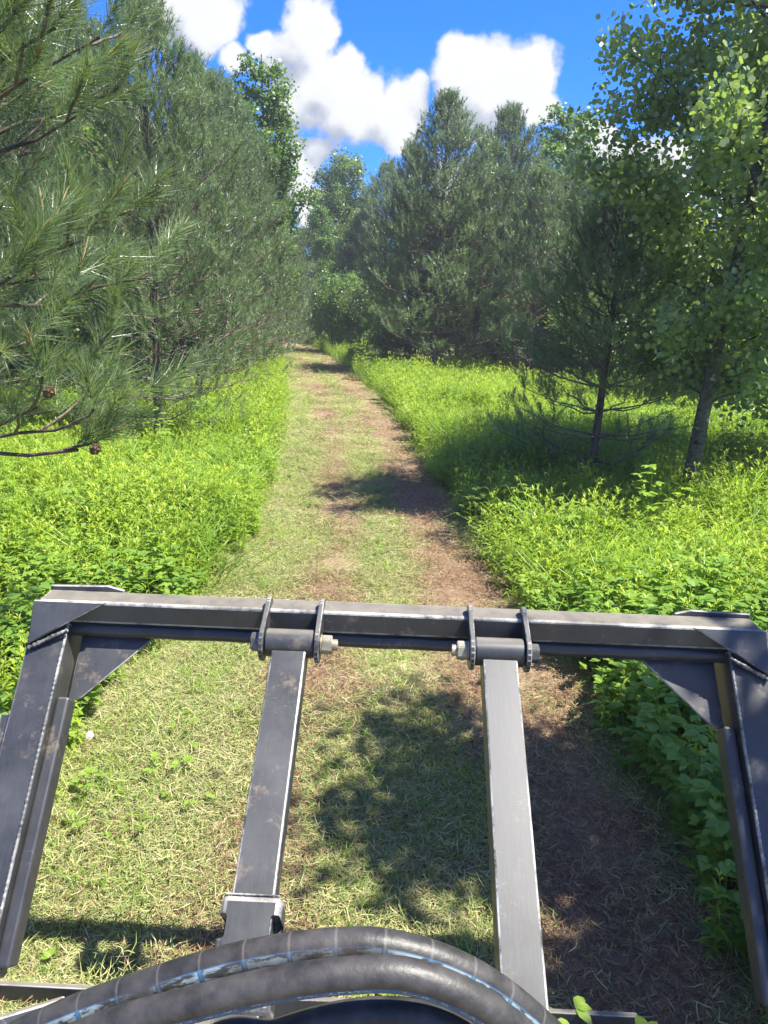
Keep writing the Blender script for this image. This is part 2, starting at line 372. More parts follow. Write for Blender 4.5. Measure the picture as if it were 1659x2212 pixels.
# ------------------------------------------------------------------ geometry makers
def unit(a): return a / np.maximum(np.linalg.norm(a, axis=-1, keepdims=True), 1e-9)
def frames(d):
    """two unit vectors square to each direction"""
    ref = np.where(np.abs(d[:, 2:3]) > 0.9, np.array([[1.0, 0, 0]]), np.array([[0, 0, 1.0]]))
    a = unit(np.cross(d, ref)); return a, np.cross(d, a)
class Tubes:
    def __init__(s): s.v = []; s.f = []; s.n = 0
    def tube(s, pts, rad, k=6):
        pts = np.asarray(pts, float); rad = np.asarray(rad, float) * np.ones(len(pts))
        d = np.gradient(pts, axis=0); d = unit(d); a, b = frames(d)
        # keep frame steady
        for i in range(1, len(d)):
            a[i] = unit(a[i - 1] - d[i] * np.dot(a[i - 1], d[i])); b[i] = np.cross(d[i], a[i])
        t = np.linspace(0, 2 * PI, k, endpoint=False)
        ring = pts[:, None] + rad[:, None, None] * (np.cos(t)[None, :, None] * a[:, None] + np.sin(t)[None, :, None] * b[:, None])
        s.v.append(ring.reshape(-1, 3)); m_ = len(pts)
        i = np.arange(m_ - 1)[:, None] * k; j = np.arange(k)[None]
        q = np.stack([i + j, i + (j + 1) % k, i + k + (j + 1) % k, i + k + j], -1).reshape(-1, 4) + s.n
        s.f.append(q); s.n += m_ * k
    def mesh(s, name, mt, smooth=True):
        return np_mesh(name, np.concatenate(s.v), [np.concatenate(s.f)], mt, smooth)

def needles(pos, dirs, length, n, nl, w, r, tint=None, spread=(0.45, 0.95), bright=0.0):
    """brush shoots: at each pos along dirs, n thin needles"""
    S = len(pos); a, b = frames(dirs)
    t = r.uniform(0, 1, (S, n)) ** 0.8; ph = r.uniform(0, 2 * PI, (S, n)); an = r.uniform(spread[0], spread[1], (S, n)) * (1.15 - 0.55 * t)
    L = nl * r.uniform(0.75, 1.1, (S, n)) * (1 if np.isscalar(length) else 1)
    ln = (length if not np.isscalar(length) else np.full(S, length))
    base = pos[:, None] + dirs[:, None] * (t * ln[:, None])[..., None]
    rad = np.cos(ph)[..., None] * a[:, None] + np.sin(ph)[..., None] * b[:, None]
    nd = dirs[:, None] * np.cos(an)[..., None] + rad * np.sin(an)[..., None]
    nd[..., 2] -= 0.12 * r.uniform(0, 1, (S, n)); nd = unit(nd)
    side = unit(np.cross(nd, r.normal(size=(S, n, 3)))) * (w / 2)
    tip = base + nd * L[..., None]
    v = np.stack([base - side, base + side, tip], 2).reshape(-1, 3)
    f = np.arange(len(v)).reshape(-1, 3)
    tt = (r.uniform(0, 0.9, (S, n)) if tint is None else np.clip(tint[:, None] + r.uniform(-0.25, 0.25, (S, n)), 0, 0.92))
    return v, f, np.repeat(tt.ravel(), 3)

def crown_mesh(tw, v, f, t_, mt):
    tv, tf = np.concatenate(tw.v), np.concatenate(tw.f)
    return np_mesh('crown', np.concatenate([v, tv]), [f, tf + len(v)], [mt, M['twig']], False, {'tint': np.concatenate([t_, np.zeros(len(tv))])}, np.concatenate([np.zeros(len(f)), np.ones(len(tf))]))
def curve_pts(p0, p1, up, n=6, wob=0.03, r=rng):
    p0 = np.asarray(p0, float); p1 = np.asarray(p1, float); t = np.linspace(0, 1, n)[:, None]
    L = np.linalg.norm(p1 - p0); mid = (p0 + p1) / 2 - np.array([0, 0, up * L])
    p = (1 - t) ** 2 * p0 + 2 * t * (1 - t) * mid + t ** 2 * p1
    p[1:-1] += r.normal(0, wob * L, (n - 2, 3)); return p

def make_pine(H, Rr, seed, per=26, nl=0.105, w=0.012, shoot=0.19, bare=0.16, whorl=0.36, twk=0.135, dens=1.0, trunk_r=None, lean=(0, 0), lowdead=0.22):
    r = np.random.default_rng(seed); T = Tubes(); tw = Tubes()
    tr = trunk_r or H * 0.014 + 0.03
    zz = np.linspace(-0.2, H, 14); bend = np.stack([lean[0] * (zz / H) ** 1 * H + 0.03 * np.sin(zz * 0.7 + seed), lean[1] * zz + 0.03 * np.cos(zz * 0.6), zz], 1)
    T.tube(bend, np.interp(zz, [0, H], [tr, 0.012]), 10)
    def trunk_at(z): return np.array([np.interp(z, zz, bend[:, i]) for i in range(3)])
    P, D, TI = [], [], []
    z = max(0.5, H * 0.07)
    while z < H - 0.15:
        t = z / H
        prof = np.interp(t, [0, 0.12, 0.3, 0.55, 0.8, 0.93, 1], [0.80, 0.97, 1.0, 0.86, 0.55, 0.28, 0.06])
        nb = r.integers(5, 8) + (1 if t > 0.5 else 0); ph0 = r.uniform(0, 6.28)
        for k in range(nb):
            ph = ph0 + k * 2 * PI / nb + r.uniform(-0.3, 0.3)
            L = Rr * prof * r.uniform(0.72, 1.18); el = np.interp(t, [0, 0.3, 0.7, 1], [0.0, 0.25, 0.62, 1.1]) + r.uniform(-0.12, 0.12)
            p0 = trunk_at(z); d = np.array([math.cos(ph) * math.cos(el), math.sin(ph) * math.cos(el), math.sin(el)])
            end = p0 + d * L + np.array([0, 0, 0.10 * L])
            c = curve_pts(p0, end, 0.10, 7, 0.018, r)
            br = np.interp(L, [0.2, 2], [0.007, 0.022])
            (tw if t < 0.5 else T).tube(c, np.linspace(br, 0.005, 7), 4)
            dead = t < lowdead and r.random() < (0.75 if t < lowdead * 0.6 else 0.4)
            s = 0.30 if t > 0.3 else 0.42
            side = 1
            while s < 1.0:
                if r.random() < 0.93 * dens or s > .9:
                    bp = np.array([np.interp(s, np.linspace(0, 1, 7), c[:, i]) for i in range(3)])
                    side = -side; yaw = side * r.uniform(0.5, 1.05)
                    dd = np.array([d[0] * math.cos(yaw) - d[1] * math.sin(yaw), d[0] * math.sin(yaw) + d[1] * math.cos(yaw), d[2] + r.uniform(0.05, 0.45)]); dd /= np.linalg.norm(dd)
                    tl = L * (1.05 - s) * r.uniform(0.35, 0.62) + 0.10
                    te = bp + dd * tl + np.array([0, 0, tl * 0.18])
                    q = curve_pts(bp, te, 0.10, 4, 0.03, r); tw.tube(q, np.linspace(0.006, 0.003, 4), 3)
                    if not dead or r.random() < 0.12:
                        m_ = max(1, int(tl / 0.13))
                        for u in np.linspace(1.0, 0.35, m_ + 1):
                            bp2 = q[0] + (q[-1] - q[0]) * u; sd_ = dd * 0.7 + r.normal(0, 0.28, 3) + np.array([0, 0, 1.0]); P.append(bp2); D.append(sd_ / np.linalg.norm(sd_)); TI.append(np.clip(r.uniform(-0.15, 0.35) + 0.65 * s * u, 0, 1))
                s += twk / max(L, 0.3) * r.uniform(0.8, 1.2)
            if not dead:
                dd = d * 0.6 + np.array([0, 0, 1.1]); dd /= np.linalg.norm(dd)
                for _ in range(3):
                    sd_ = dd + r.normal(0, 0.3, 3); P.append(end); D.append(sd_ / np.linalg.norm(sd_)); TI.append(0.8)
        z += whorl * r.uniform(0.75, 1.15) * np.interp(t, [0, 1], [1.1, 0.58])
    for q_ in range(16):
        P.append(trunk_at(H - 0.05 * q_) + r.normal(0, 0.03, 3)); sd_ = np.array([0, 0, 1]) + r.normal(0, 0.25, 3); D.append(sd_ / np.linalg.norm(sd_)); TI.append(0.7)
    P = np.array(P); D = np.array(D); TI = np.array(TI)
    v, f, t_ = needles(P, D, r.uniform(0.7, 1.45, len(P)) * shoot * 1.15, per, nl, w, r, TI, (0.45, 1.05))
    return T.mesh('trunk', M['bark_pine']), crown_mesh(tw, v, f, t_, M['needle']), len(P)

def leaf_cloud(P, r, size, k=6, flat=0.35, tint=None, droop=0.0, fold=0.12, aspect=1.0):
    """one small polygon leaf at each point"""
    S = len(P); nrm = unit(r.normal(size=(S, 3)) + np.array([0, 0, flat * 3])); a, b = frames(nrm)
    ph = r.uniform(0, 2 * PI, S)[:, None]; a2 = a * np.cos(ph) + b * np.sin(ph); b2 = np.cross(nrm, a2)
    sz = size * r.uniform(0.65, 1.25, S)
    t = np.linspace(0, 2 * PI, k, endpoint=False); rx = np.cos(t) * (1 + 0.12 * np.cos(t)); ry = np.sin(t) * aspect
    v = P[:, None] + sz[:, None, None] * 0.5 * (rx[None, :, None] * a2[:, None] + ry[None, :, None] * b2[:, None] + fold * (np.abs(ry) - 0.4)[None, :, None] * nrm[:, None])
    f = np.arange(S * k).reshape(S, k)
    tt = r.uniform(0, 0.92, S) if tint is None else np.clip(tint + r.uniform(-0.25, 0.25, S), 0, 0.92)
    return v.reshape(-1, 3), f, np.repeat(tt, k)

def make_broadleaf(H, Rr, seed, nleaf=9000, size=0.06, base=0.25, trunk_r=0.08, lean=(0, 0), leafm='broad', barkm='bark_aspen', limbs=34, spread=0.19, k=6, multi=1, aspect=1.0, flat=0.3, top=1.0):
    r = np.random.default_rng(seed); T = Tubes(); centres = []; segs = []
    for s_ in range(multi):
        a = s_ * 2 * PI / max(multi, 1) + r.uniform(0, 1); off = 0 if multi == 1 else Rr * 0.45
        zz = np.linspace(-0.15, H * 0.97, 12)
        bx = lean[0] * zz + off * np.sin(zz / H * 1.4) * math.cos(a) + 0.04 * np.sin(zz * 1.1 + seed); by = lean[1] * zz + off * np.sin(zz / H * 1.4) * math.sin(a) + 0.04 * np.cos(zz * 0.9 + seed)
        st = np.stack([bx, by, zz], 1); T.tube(st, np.interp(zz, [0, H], [trunk_r / multi ** 0.5, 0.01]), 10)
        for i in range(limbs // multi):
            t = base + (1 - base) * (i + r.uniform(0, 1)) / (limbs / multi); z0 = t * H * 0.92
            p0 = np.array([np.interp(z0, zz, st[:, j]) for j in range(3)])
            ph = i * 2.4 + r.uniform(-0.5, 0.5); prof = np.interp((t - base) / (1 - base), [0, 0.25, 0.55, 0.85, 1], [0.62, 0.95, 1.0, 0.62, 0.25]) * top
            L = Rr * prof * r.uniform(0.65, 1.1); el = r.uniform(0.25, 0.75)
            end = p0 + L * np.array([math.cos(ph) * math.cos(el), math.sin(ph) * math.cos(el), math.sin(el)])
            c = curve_pts(p0, end, 0.05, 6, 0.03, r); T.tube(c, np.linspace(np.interp(L, [0.3, 3], [0.009, 0.030]), 0.004, 6), 5)
            ns = max(3, int(L / 0.22))
            for q in range(ns):
                u = r.uniform(0.3, 1.0); b0 = np.array([np.interp(u, np.linspace(0, 1, 6), c[:, j]) for j in range(3)])
                dd = (end - p0) / L * 0.5 + r.normal(0, 0.6, 3); dd[2] += 0.2; tl = r.uniform(0.2, 0.5) * (0.4 + 0.5 * L)
                e2 = b0 + dd / np.linalg.norm(dd) * tl; T.tube(curve_pts(b0, e2, 0.04, 3, 0.02, r), [0.006, 0.004, 0.002], 3)
                segs.append((b0, e2, tl, u))
            segs.append((c[2], end, L * 0.6, 0.8))
    wts = np.array([s[2] for s in segs]) + 0.1; idx = r.choice(len(segs), nleaf, p=wts / wts.sum())
    A = np.array([s[0] for s in segs])[idx]; B = np.array([s[1] for s in segs])[idx]
    u = r.uniform(0.15, 1.08, (nleaf, 1)); P = A + (B - A) * u + r.normal(0, spread * 0.5, (nleaf, 3))
    ct = r.uniform(0.1, 0.75, len(segs))[idx]
    v, f, t_ = leaf_cloud(P, r, size, k, flat, ct, aspect=aspect)
    return T.mesh('trunk', M[barkm]), np_mesh('crown', v, [f], M[leafm], False, {'tint': t_})

def place(kind, protos, x, y, h, h0, label, cat='tree', group=None, rz=None, wide=1.0, name=None):
    root = empty(name or kind, (x, y, 0.0), rng.uniform(0, 6.28) if rz is None else rz)
    s = h / h0; root.scale = (s * wide, s * wide, s)
    tag(root, label, cat, group)
    for nm, me in protos: add(nm, me, root)
    return root

# ------------------------------------------------------------------ prototypes of trees
def pine_proto(*a, **k):
    t, n, c = make_pine(*a, **k); return [('trunk', t), ('crown', n)], a[0]
PA = pine_proto(7.5, 1.75, 3, per=20, w=0.015)
PB = pine_proto(7.0, 1.6, 8, per=20, w=0.015)
PC = pine_proto(6.6, 1.85, 21, per=20, w=0.015)
PN = pine_proto(6.4, 1.5, 31, per=40, w=0.0075, twk=0.15, shoot=0.20, trunk_r=0.075)          # nearer trees: finer needles
PN2 = pine_proto(6.0, 1.55, 37, per=40, w=0.0075, twk=0.15, shoot=0.20, trunk_r=0.07)
def leaf_proto(*a, **k):
    t, c = make_broadleaf(*a, **k); return [('trunk', t), ('crown', c)], a[0]
BA = leaf_proto(9.0, 2.2, 5, nleaf=42000, size=0.10, base=0.12, limbs=60, spread=0.32, k=4)
BB = leaf_proto(8.0, 1.9, 6, nleaf=38000, size=0.10, base=0.08, limbs=54, spread=0.30, k=4)
BP = leaf_proto(7.5, 1.3, 9, nleaf=18000, size=0.08, base=0.22, limbs=44, spread=0.22, k=4, leafm='broad_pale')
SH = leaf_proto(2.6, 1.3, 12, nleaf=11000, size=0.075, base=0.05, limbs=36, spread=0.22, k=4, leafm='broad_pale', multi=4, trunk_r=0.04)
SD = leaf_proto(2.8, 1.5, 14, nleaf=12000, size=0.08, base=0.03, limbs=36, spread=0.26, k=4, leafm='broad', multi=4, trunk_r=0.04)

def top_h(x, y, Y): return at(x, y, Y).z
def px_tree(kind, proto, x, ytop, Y, label, group=None, xt=None, **k):
    p = at(x, 700, Y); h = top_h(xt or x, ytop, Y)
    return place(kind, proto[0], p.x, Y, h, proto[1], label, 'shrub' if kind == 'shrub' else 'tree', group=group, **k)

# left row of pines beside the track
GP = 'red pines along the mown track'
place('red_pine', PN[0], -2.94, 9.5, top_h(385, 25, 9.5), PN[1], 'slender red pine whose dark bare lower trunk rises from the weeds beside the track', 'tree', GP, rz=1.1)
place('red_pine', PN2[0], -4.85, 8.9, 6.2, PN2[1], 'red pine with a scaly trunk standing behind the long needled branches', 'tree', GP, rz=2.6)
place('red_pine', PN2[0], -3.25, 12.9, top_h(445, 165, 12.9), PN2[1], 'second red pine of the row, low branches hanging over the weeds', 'tree', GP, rz=0.4)
for (x, yt, Y, pr, lb, wd) in [
    (482, 185, 16.2, PB, 'third red pine of the row beside the track, spiky top against the cloud', 1.05),
    (515, 235, 19.5, PA, 'fourth red pine of the row, in front of the pale birch', 1.05),
    (548, 305, 23.0, PC, 'fifth red pine of the row, dense crown below the pale birch', 1.0),
    (580, 378, 26.5, PB, 'sixth red pine of the row, small dense crown', 1.1),
    (604, 445, 30.0, PA, 'last and smallest looking red pine of the row, by the bend of the track', 1.1)]:
    px_tree('red_pine', pr, x, yt, Y, lb, GP, wide=wd)
px_tree('birch_tree', BP, 572, 95, 21.5, 'pale leaved birch poking out beside the pine row against the sky', wide=1.0, rz=0.5)
GB = 'trees packed behind the pine row'
for (x, Y, pr, h, lb) in [(-6.9, 12.5, PA, 6.8, 'behind the scaly trunked pine'), (-8.2, 16, PC, 8.0, 'farthest out in the meadow side of the thicket'), (-6.3, 16.5, PB, 7.0, 'behind the slender pine with the bare trunk'),
                         (-7.6, 21, PB, 7.6, 'behind the third pine of the row'), (-9.3, 26, PC, 8.6, 'deep in the thicket'), (-7.9, 30, PA, 7.6, 'behind the sixth pine of the row')]:
    place('red_pine', pr[0], x, Y, h, pr[1], 'red pine showing only bits of foliage, ' + lb, 'tree', GB, wide=1.2)
for (x, Y, pr, h, lb) in [(-6.3, 14.0, BA, 6.6, 'between the scaly trunked pine and the slender pine'), (-9.2, 14.5, BB, 7.6, 'deep in the thicket behind the pines'), (-5.6, 19.5, BA, 6.0, 'behind the second pine of the row'), (-8.6, 34, BB, 7.5, 'behind the last pines of the row')]:
    place('leafy_tree', pr[0], x, Y, h, pr[1], 'leafy tree mostly hidden ' + lb, 'tree', GB)
for (x, Y, s_, lb) in [(-5.2, 14, 1.0, 'behind the bare slender pine trunk'), (-7.0, 15.5, 1.3, 'between the two nearer pine trunks'), (-5.0, 18, 1.1, 'behind the second pine of the row'), (-8.4, 18.5, 1.4, 'deep under the pine thicket'), (-5.6, 23, 1.2, 'behind the third pine of the row')]:
    place('shrub', SD[0], x, Y, 2.2 * s_, SD[1], 'shrub in the undergrowth ' + lb, 'shrub', 'shrubs under the pine thicket')

# centre, where the track ends
px_tree('leafy_tree', BA, 735, 312, 41, 'tall round topped leafy tree at the end of the track', wide=0.95)
px_tree('leafy_tree', BP, 690, 430, 38, 'pale leafy tree standing at the bend where the track ends')
px_tree('leafy_tree', BB, 780, 440, 37, 'dark leafy tree between the tall leafy tree and the pines')
px_tree('red_pine', PA, 828, 365, 36, 'narrow dark pine between the round leafy tree and the pine stand', wide=1.15)
px_tree('red_pine', PB, 655, 500, 44, 'small distant pine at the bend, beside the last pine of the row', wide=1.3)
px_tree('shrub', SH, 722, 590, 31, 'sunlit pale green shrub at the end of the track', wide=0.85, rz=1)
px_tree('shrub', SD, 790, 610, 30, 'dark shrub beside the sunlit shrub at the end of the track', wide=0.9)
px_tree('shrub', SD, 668, 640, 37, 'low shrub closing off the far end of the track')
px_tree('shrub', SH, 640, 690, 43, 'little pale shrub beyond the bend of the track')
px_tree('shrub', SH, 830, 665, 27, 'light green shrub at the foot of the pine stand', wide=0.9)
px_tree('shrub', SD, 745, 680, 34, 'low dark shrub under the sunlit shrub')
px_tree('shrub', SH, 775, 752, 24.5, 'bright raspberry bush at the corner of the weeds by the track', wide=1.5)
px_tree('shrub', SH, 850, 765, 25.0, 'bright raspberry bush behind the weeds, next to the corner bush', wide=1.5)

# right stand of pines
GS = 'pines of the stand across the meadow'
for (x, xt, yt, Y, pr, lb, wd) in [
    (942, 962, 222, 22.0, PA, 'tallest pine of the stand, spiky top against the white cloud', 1.16),
    (1073, 1132, 262, 24.0, PC, 'pine with a single spire top, second from the aspen side of the cloud', 0.95),
    (1030, 1045, 310, 22.8, PB, 'pine squeezed between the tallest pine and the spire topped pine', 1.0),
    (884, 895, 325, 23.6, PB, 'slim pine at the track side edge of the stand', 1.0),
    (1215, 1225, 345, 23.0, PA, 'pine of the stand in front of the feathery leafy tree', 1.1),
    (1150, 1160, 370, 20.5, PB, 'lower pine standing before the gap between spire topped pine and feathery tree', 1.1),
    (1310, 1320, 365, 21.5, PC, 'dark broad pine behind the small meadow pine', 1.0),
    (1400, 1400, 380, 21.0, PA, 'dark pine seen through the aspen leaves', 1.1)]:
    px_tree('red_pine', pr, x, yt, Y, lb, GS, xt=xt, wide=wd)
px_tree('birch_tree', BP, 1190, 205, 28, 'feathery leafy tree rising behind the pine stand', wide=1.2)
GR = 'trees closing the meadow behind the pine stand'
for (x, yt, Y, pr, lb) in [(900, 400, 30, BB, 'behind the slim pine at the track side'), (990, 380, 29, BA, 'behind the tallest pine of the stand'), (1090, 360, 30, BB, 'behind the spire topped pine'), (1270, 330, 28, BA, 'beside the feathery tree'), (1345, 385, 24, BB, 'behind the dark broad pine'),
                         (1450, 440, 22, BA, 'right behind the leaning aspen trunk'), (1570, 440, 19, BB, 'between the two aspens'), (1680, 380, 16, BA, 'behind the second aspen'), (1500, 500, 20.5, BB, 'low under the aspen leaves'), (1790, 330, 18, BA, 'at the far end of the leafy wall'), (1400, 540, 20.5, BB, 'low between the small meadow pine and the aspen')]:
    px_tree('leafy_tree', pr, x, yt, Y, 'dark leafy tree of the foliage wall, ' + lb, GR)
for (x, Y, s_, lb) in [(900, 26.5, 650, 'the slim pine'), (980, 27, 640, 'the tallest pine'), (1060, 26.5, 655, 'the spire topped pine'), (1140, 25.5, 640, 'the lower pine before the gap'), (1230, 22, 640, 'the pine before the feathery tree'), (1330, 19, 620, 'the dark broad pine'), (1450, 21, 640, 'the leafy wall behind the leaning aspen'), (1560, 19.5, 620, 'the leafy wall between the aspens'), (1690, 17, 600, 'the leafy wall past the second aspen')]:
    px_tree('shrub', SD, x, s_, Y, 'dark shrub in the shade at the foot of ' + lb, 'low shrubs under the stand', wide=1.25)

# small pine in the meadow
px = make_pine(4.6, 1.35, 52, per=44, w=0.0065, shoot=0.19, twk=0.16, trunk_r=0.068, lowdead=0.20, lean=(0.03, 0))
h_ = top_h(1250, 385, 8.0)
place('red_pine', [('trunk', px[0]), ('crown', px[1])], 2.27, 8.0, h_, 4.6, 'small shaded pine standing alone in the meadow with curved bare lower branches', 'tree', rz=0.6, wide=1.12)
# aspen with round leaves
AS = make_broadleaf(6.6, 1.5, 61, nleaf=40000, size=0.049, base=0.17, trunk_r=0.074, lean=(0.042, 0.0), leafm='aspen', limbs=54, spread=0.20, k=6, flat=0.0, top=1.05)
place('aspen_tree', [('trunk', AS[0]), ('crown', AS[1])], 2.97, 7.0, 6.6, 6.6, 'tall aspen with round leaves and pale grey trunk leaning over the meadow', 'tree', rz=0.0)
A2 = make_broadleaf(6.5, 1.9, 66, nleaf=28000, size=0.062, base=0.06, trunk_r=0.07, lean=(-0.02, 0.0), leafm='aspen', limbs=54, spread=0.3, k=6, flat=0.0)
place('aspen_tree', [('trunk', A2[0]), ('crown', A2[1])], 5.15, 8.8, 7.8, 6.5, 'second aspen with a thick leafy crown behind the leaning aspen', 'tree', rz=0.0)
place('aspen_tree', [('trunk', A2[0]), ('crown', A2[1])], 8.6, 14.5, 8.6, 6.5, 'taller aspen further back, its leaves filling the gap past the leaning trunk', 'tree', rz=2.0)
# trees just beside the machine whose shade falls on the track
A3 = make_broadleaf(6.2, 1.35, 71, nleaf=13000, size=0.07, base=0.42, trunk_r=0.07, leafm='aspen', limbs=26, spread=0.30, k=6, flat=0.2)
place('aspen_tree', [('trunk', A3[0]), ('crown', A3[1])], 3.15, 1.85, 5.8, 6.2, 'young aspen beside the machine, its leaf shadow falling on the track', 'tree', rz=0.0)
place('aspen_tree', [('trunk', A3[0]), ('crown', A3[1])], 3.3, 0.95, 5.2, 6.2, 'young aspen behind the other one beside the machine', 'tree', rz=2.2)

# ------------------------------------------------------------------ the close pine reaching in over the weeds
def close_pine():
    r = np.random.default_rng(5); T = Tubes(); TW = Tubes(); P, D, TI, LN = [], [], [], []
    root = empty('red_pine', (-2.75, 3.1, 0)); tag(root, 'close red pine reaching long needled branches over the weeds, trunk out of sight', 'tree')
    o = np.array([-2.75, 3.1, 0.0])
    zz = np.linspace(-0.2, 6.5, 14); T.tube(np.stack([0.03 * np.sin(zz), 0.02 * np.cos(zz), zz], 1), np.interp(zz, [0, 6.5], [0.10, 0.02]), 12)
    def shoots(q, n, upb=0.5, ln=0.20):
        for u in np.linspace(1.0, 0.35, n):
            b = q[0] + (q[-1] - q[0]) * u; d0 = (q[-1] - q[0]) / np.linalg.norm(q[-1] - q[0])
            s_ = d0 * 0.8 + r.normal(0, 0.33, 3) + np.array([0, 0, upb]); P.append(b); D.append(s_ / np.linalg.norm(s_)); TI.append(r.uniform(0.15, 0.75)); LN.append(ln * r.uniform(0.7, 1.25))
    def branch(p0, tip, rad=0.016, twigs=7, start=0.35, upb=0.5, tl_=0.34, dip=0.06):
        p0 = np.asarray(p0, float); tip = np.asarray(tip, float); L = np.linalg.norm(tip - p0)
        c = curve_pts(p0, tip, dip, 9, 0.012, r); T.tube(c, np.linspace(rad, 0.005, 9), 7)
        d = (tip - p0) / L; sd = 1
        for s in np.linspace(start, 0.97, twigs):
            b = np.array([np.interp(s, np.linspace(0, 1, 9), c[:, i]) for i in range(3)]); sd = -sd
            ya = sd * r.uniform(0.45, 1.0); dd = np.array([d[0] * math.cos(ya) - d[1] * math.sin(ya), d[0] * math.sin(ya) + d[1] * math.cos(ya), d[2] + r.uniform(0.1, 0.7)]); dd /= np.linalg.norm(dd)
            tl = tl_ * (1.15 - 0.6 * s) * r.uniform(0.7, 1.2); q = curve_pts(b, b + dd * tl, 0.08, 5, 0.02, r); TW.tube(q, np.linspace(0.0065, 0.0045, 5), 5); shoots(q, 2, upb)
        q = c[-3:]; shoots(q, 3, upb, 0.24)
    tips = [(215, 80, 3.2, 4), (255, 190, 3.6, 4), (120, 60, 2.7, 5), (60, 170, 2.6, 5), (165, 250, 3.1, 5), (10, 60, 2.4, 4), (80, -60, 2.8, 5),
            (285, 455, 3.4, 6), (315, 600, 3.4, 6), (175, 520, 2.9, 5), (110, 600, 2.7, 5), (20, 600, 2.5, 4), (70, 740, 2.5, 4), (205, 775, 3.3, 3), (80, 880, 2.6, 3)]
    for x, y, Y, n in tips:
        e = np.array(at(x, y, Y)) - o
        z0 = max(0.7, e[2] * (0.80 if y < 300 else 0.88) - 0.1); branch((0, 0, z0), e, 0.018, n)
    # the low bare branch with cones
    e = np.array(at(168, 972, 2.55)) - o; p0 = np.array([0, 0, e[2] - 0.05]); c = curve_pts(p0, e, 0.02, 9, 0.01, r); T.tube(c, np.linspace(0.014, 0.006, 9), 7)
    q = np.array([e - np.array([0.05, 0, 0]), np.array(at(212, 955, 2.55)) - o]); T.tube(q, [0.006, 0.005], 5); shoots(q, 4, 0.5, 0.09)
    e3 = np.array(at(215, 905, 2.6)) - o; branch(c[5], e3, 0.008, 4, 0.5)
    cones = [np.array(at(207, 968, 2.5)) - o, np.array(at(107, 845, 2.4)) - o]
    for _ in range(34):   # the rest of the crown
        z = r.uniform(1.0, 6.0); ph = r.uniform(1.9, 4.9); L = np.interp(z, [1, 2.5, 6.3], [1.5, 1.7, 0.4]) * r.uniform(0.8, 1.1)
        branch((0, 0, z), (L * math.cos(ph), L * math.sin(ph), z + 0.3 * L), 0.016, 6)
    for _ in range(10):
        z = r.uniform(4.0, 6.2); ph = r.uniform(-1.2, 1.2); L = np.interp(z, [3, 6.3], [1.1, 0.35])
        branch((0, 0, z), (L * math.cos(ph), L * math.sin(ph), z + 0.4 * L), 0.014, 6)
    P_, D_ = np.array(P), np.array(D)
    v, f, t_ = needles(P_, D_, np.array(LN), 115, 0.140, 0.0030, r, np.array(TI) * 1.5 - 0.2, (0.40, 1.0))
    add('trunk', T.mesh('trunk', M['bark_pine']), root)
    # pale new growth candles
    C = Tubes()
    for i in r.choice(len(P_), min(260, len(P_)), False):
        a = P_[i] + D_[i] * LN[i] * 0.7; b = P_[i] + D_[i] * (LN[i] + 0.05); C.tube(np.array([a, (a + b) / 2, b]), [0.004, 0.005, 0.001], 5)
    mc = simple('candle', (0.42, 0.30, 0.16), 0.7, 0.2, 0, 60, (0.30, 0.24, 0.12)); add('candle_tips', C.mesh('candle_tips', mc), root)['kind'] = 'stuff'
    add('crown', crown_mesh(TW, v, f, t_, M['needle_near']), root)
    for c_ in cones:
        bm = bmesh.new(); bmesh.ops.create_icosphere(bm, subdivisions=3, radius=0.019)
        for vv in bm.verts:
            ph = math.atan2(vv.co.y, vv.co.x); k = vv.co.z / 0.019; vv.co *= (0.82 + 0.42 * max(0, math.sin(ph * 5 + k * 8)) * max(0, math.cos(k * 14))) * (1.0 - 0.25 * k); vv.co.z *= 1.45
        me = bpy.data.meshes.new('cone'); bm.to_mesh(me); bm.free(); me.materials.append(M['cone']); co = add('cone', me, root); co.location = Vector(c_); co.rotation_euler = (0.5, 0.8, 0)
    return len(P)
print('close shoots', close_pine())

# ------------------------------------------------------------------ weeds and clippings (uncountable: instanced)
def proto_obj(name, me, col):
    o = bpy.data.objects.new(name, me); col.objects.link(o); return o
def lance(P0, dirs, L, Wd, r, droop=0.35, seg=2):
    """narrow bent leaves: base, middle pair, tip as two quads/tris"""
    S = len(P0); a = unit(np.cross(dirs, np.array([[0, 0, 1.0]]))) ; L = L[:, None]; Wd = Wd[:, None]
    mid = P0 + dirs * L * 0.5; tip = P0 + dirs * L * 0.97 - np.array([0, 0, 1.0]) * L * droop
    v = np.stack([P0 - a * Wd * 0.15, P0 + a * Wd * 0.15, mid + a * Wd * 0.5, tip, mid - a * Wd * 0.5], 1)
    f = np.arange(S * 5).reshape(S, 5)
    return v.reshape(-1, 3), np.concatenate([f[:, [0, 1, 2, 4]]]), f[:, [4, 2, 3]]
def join(parts):
    """parts: (verts, list of face arrays, tint or scalar, matindex)"""
    V, Q, TT, MI, n = [], {}, [], {}, 0
    for v, fs, t, mi in parts:
        V.append(v); TT.append(np.full(len(v), t) if np.isscalar(t) else t)
        for f in fs:
            k = f.shape[1]; Q.setdefault(k, []).append(f + n); MI.setdefault(k, []).append(np.full(len(f), mi))
        n += len(v)
    ks = sorted(Q); return np.concatenate(V), [np.concatenate(Q[k]) for k in ks], np.concatenate(TT), np.concatenate([np.concatenate(MI[k]) for k in ks])
def stem_tube(p0, p1, rad):
    T = Tubes(); T.tube(curve_pts(p0, p1, 0.0, 4, 0.015), np.linspace(rad, rad * 0.5, 4), 3); return np.concatenate(T.v), [np.concatenate(T.f)], 0.5, 0
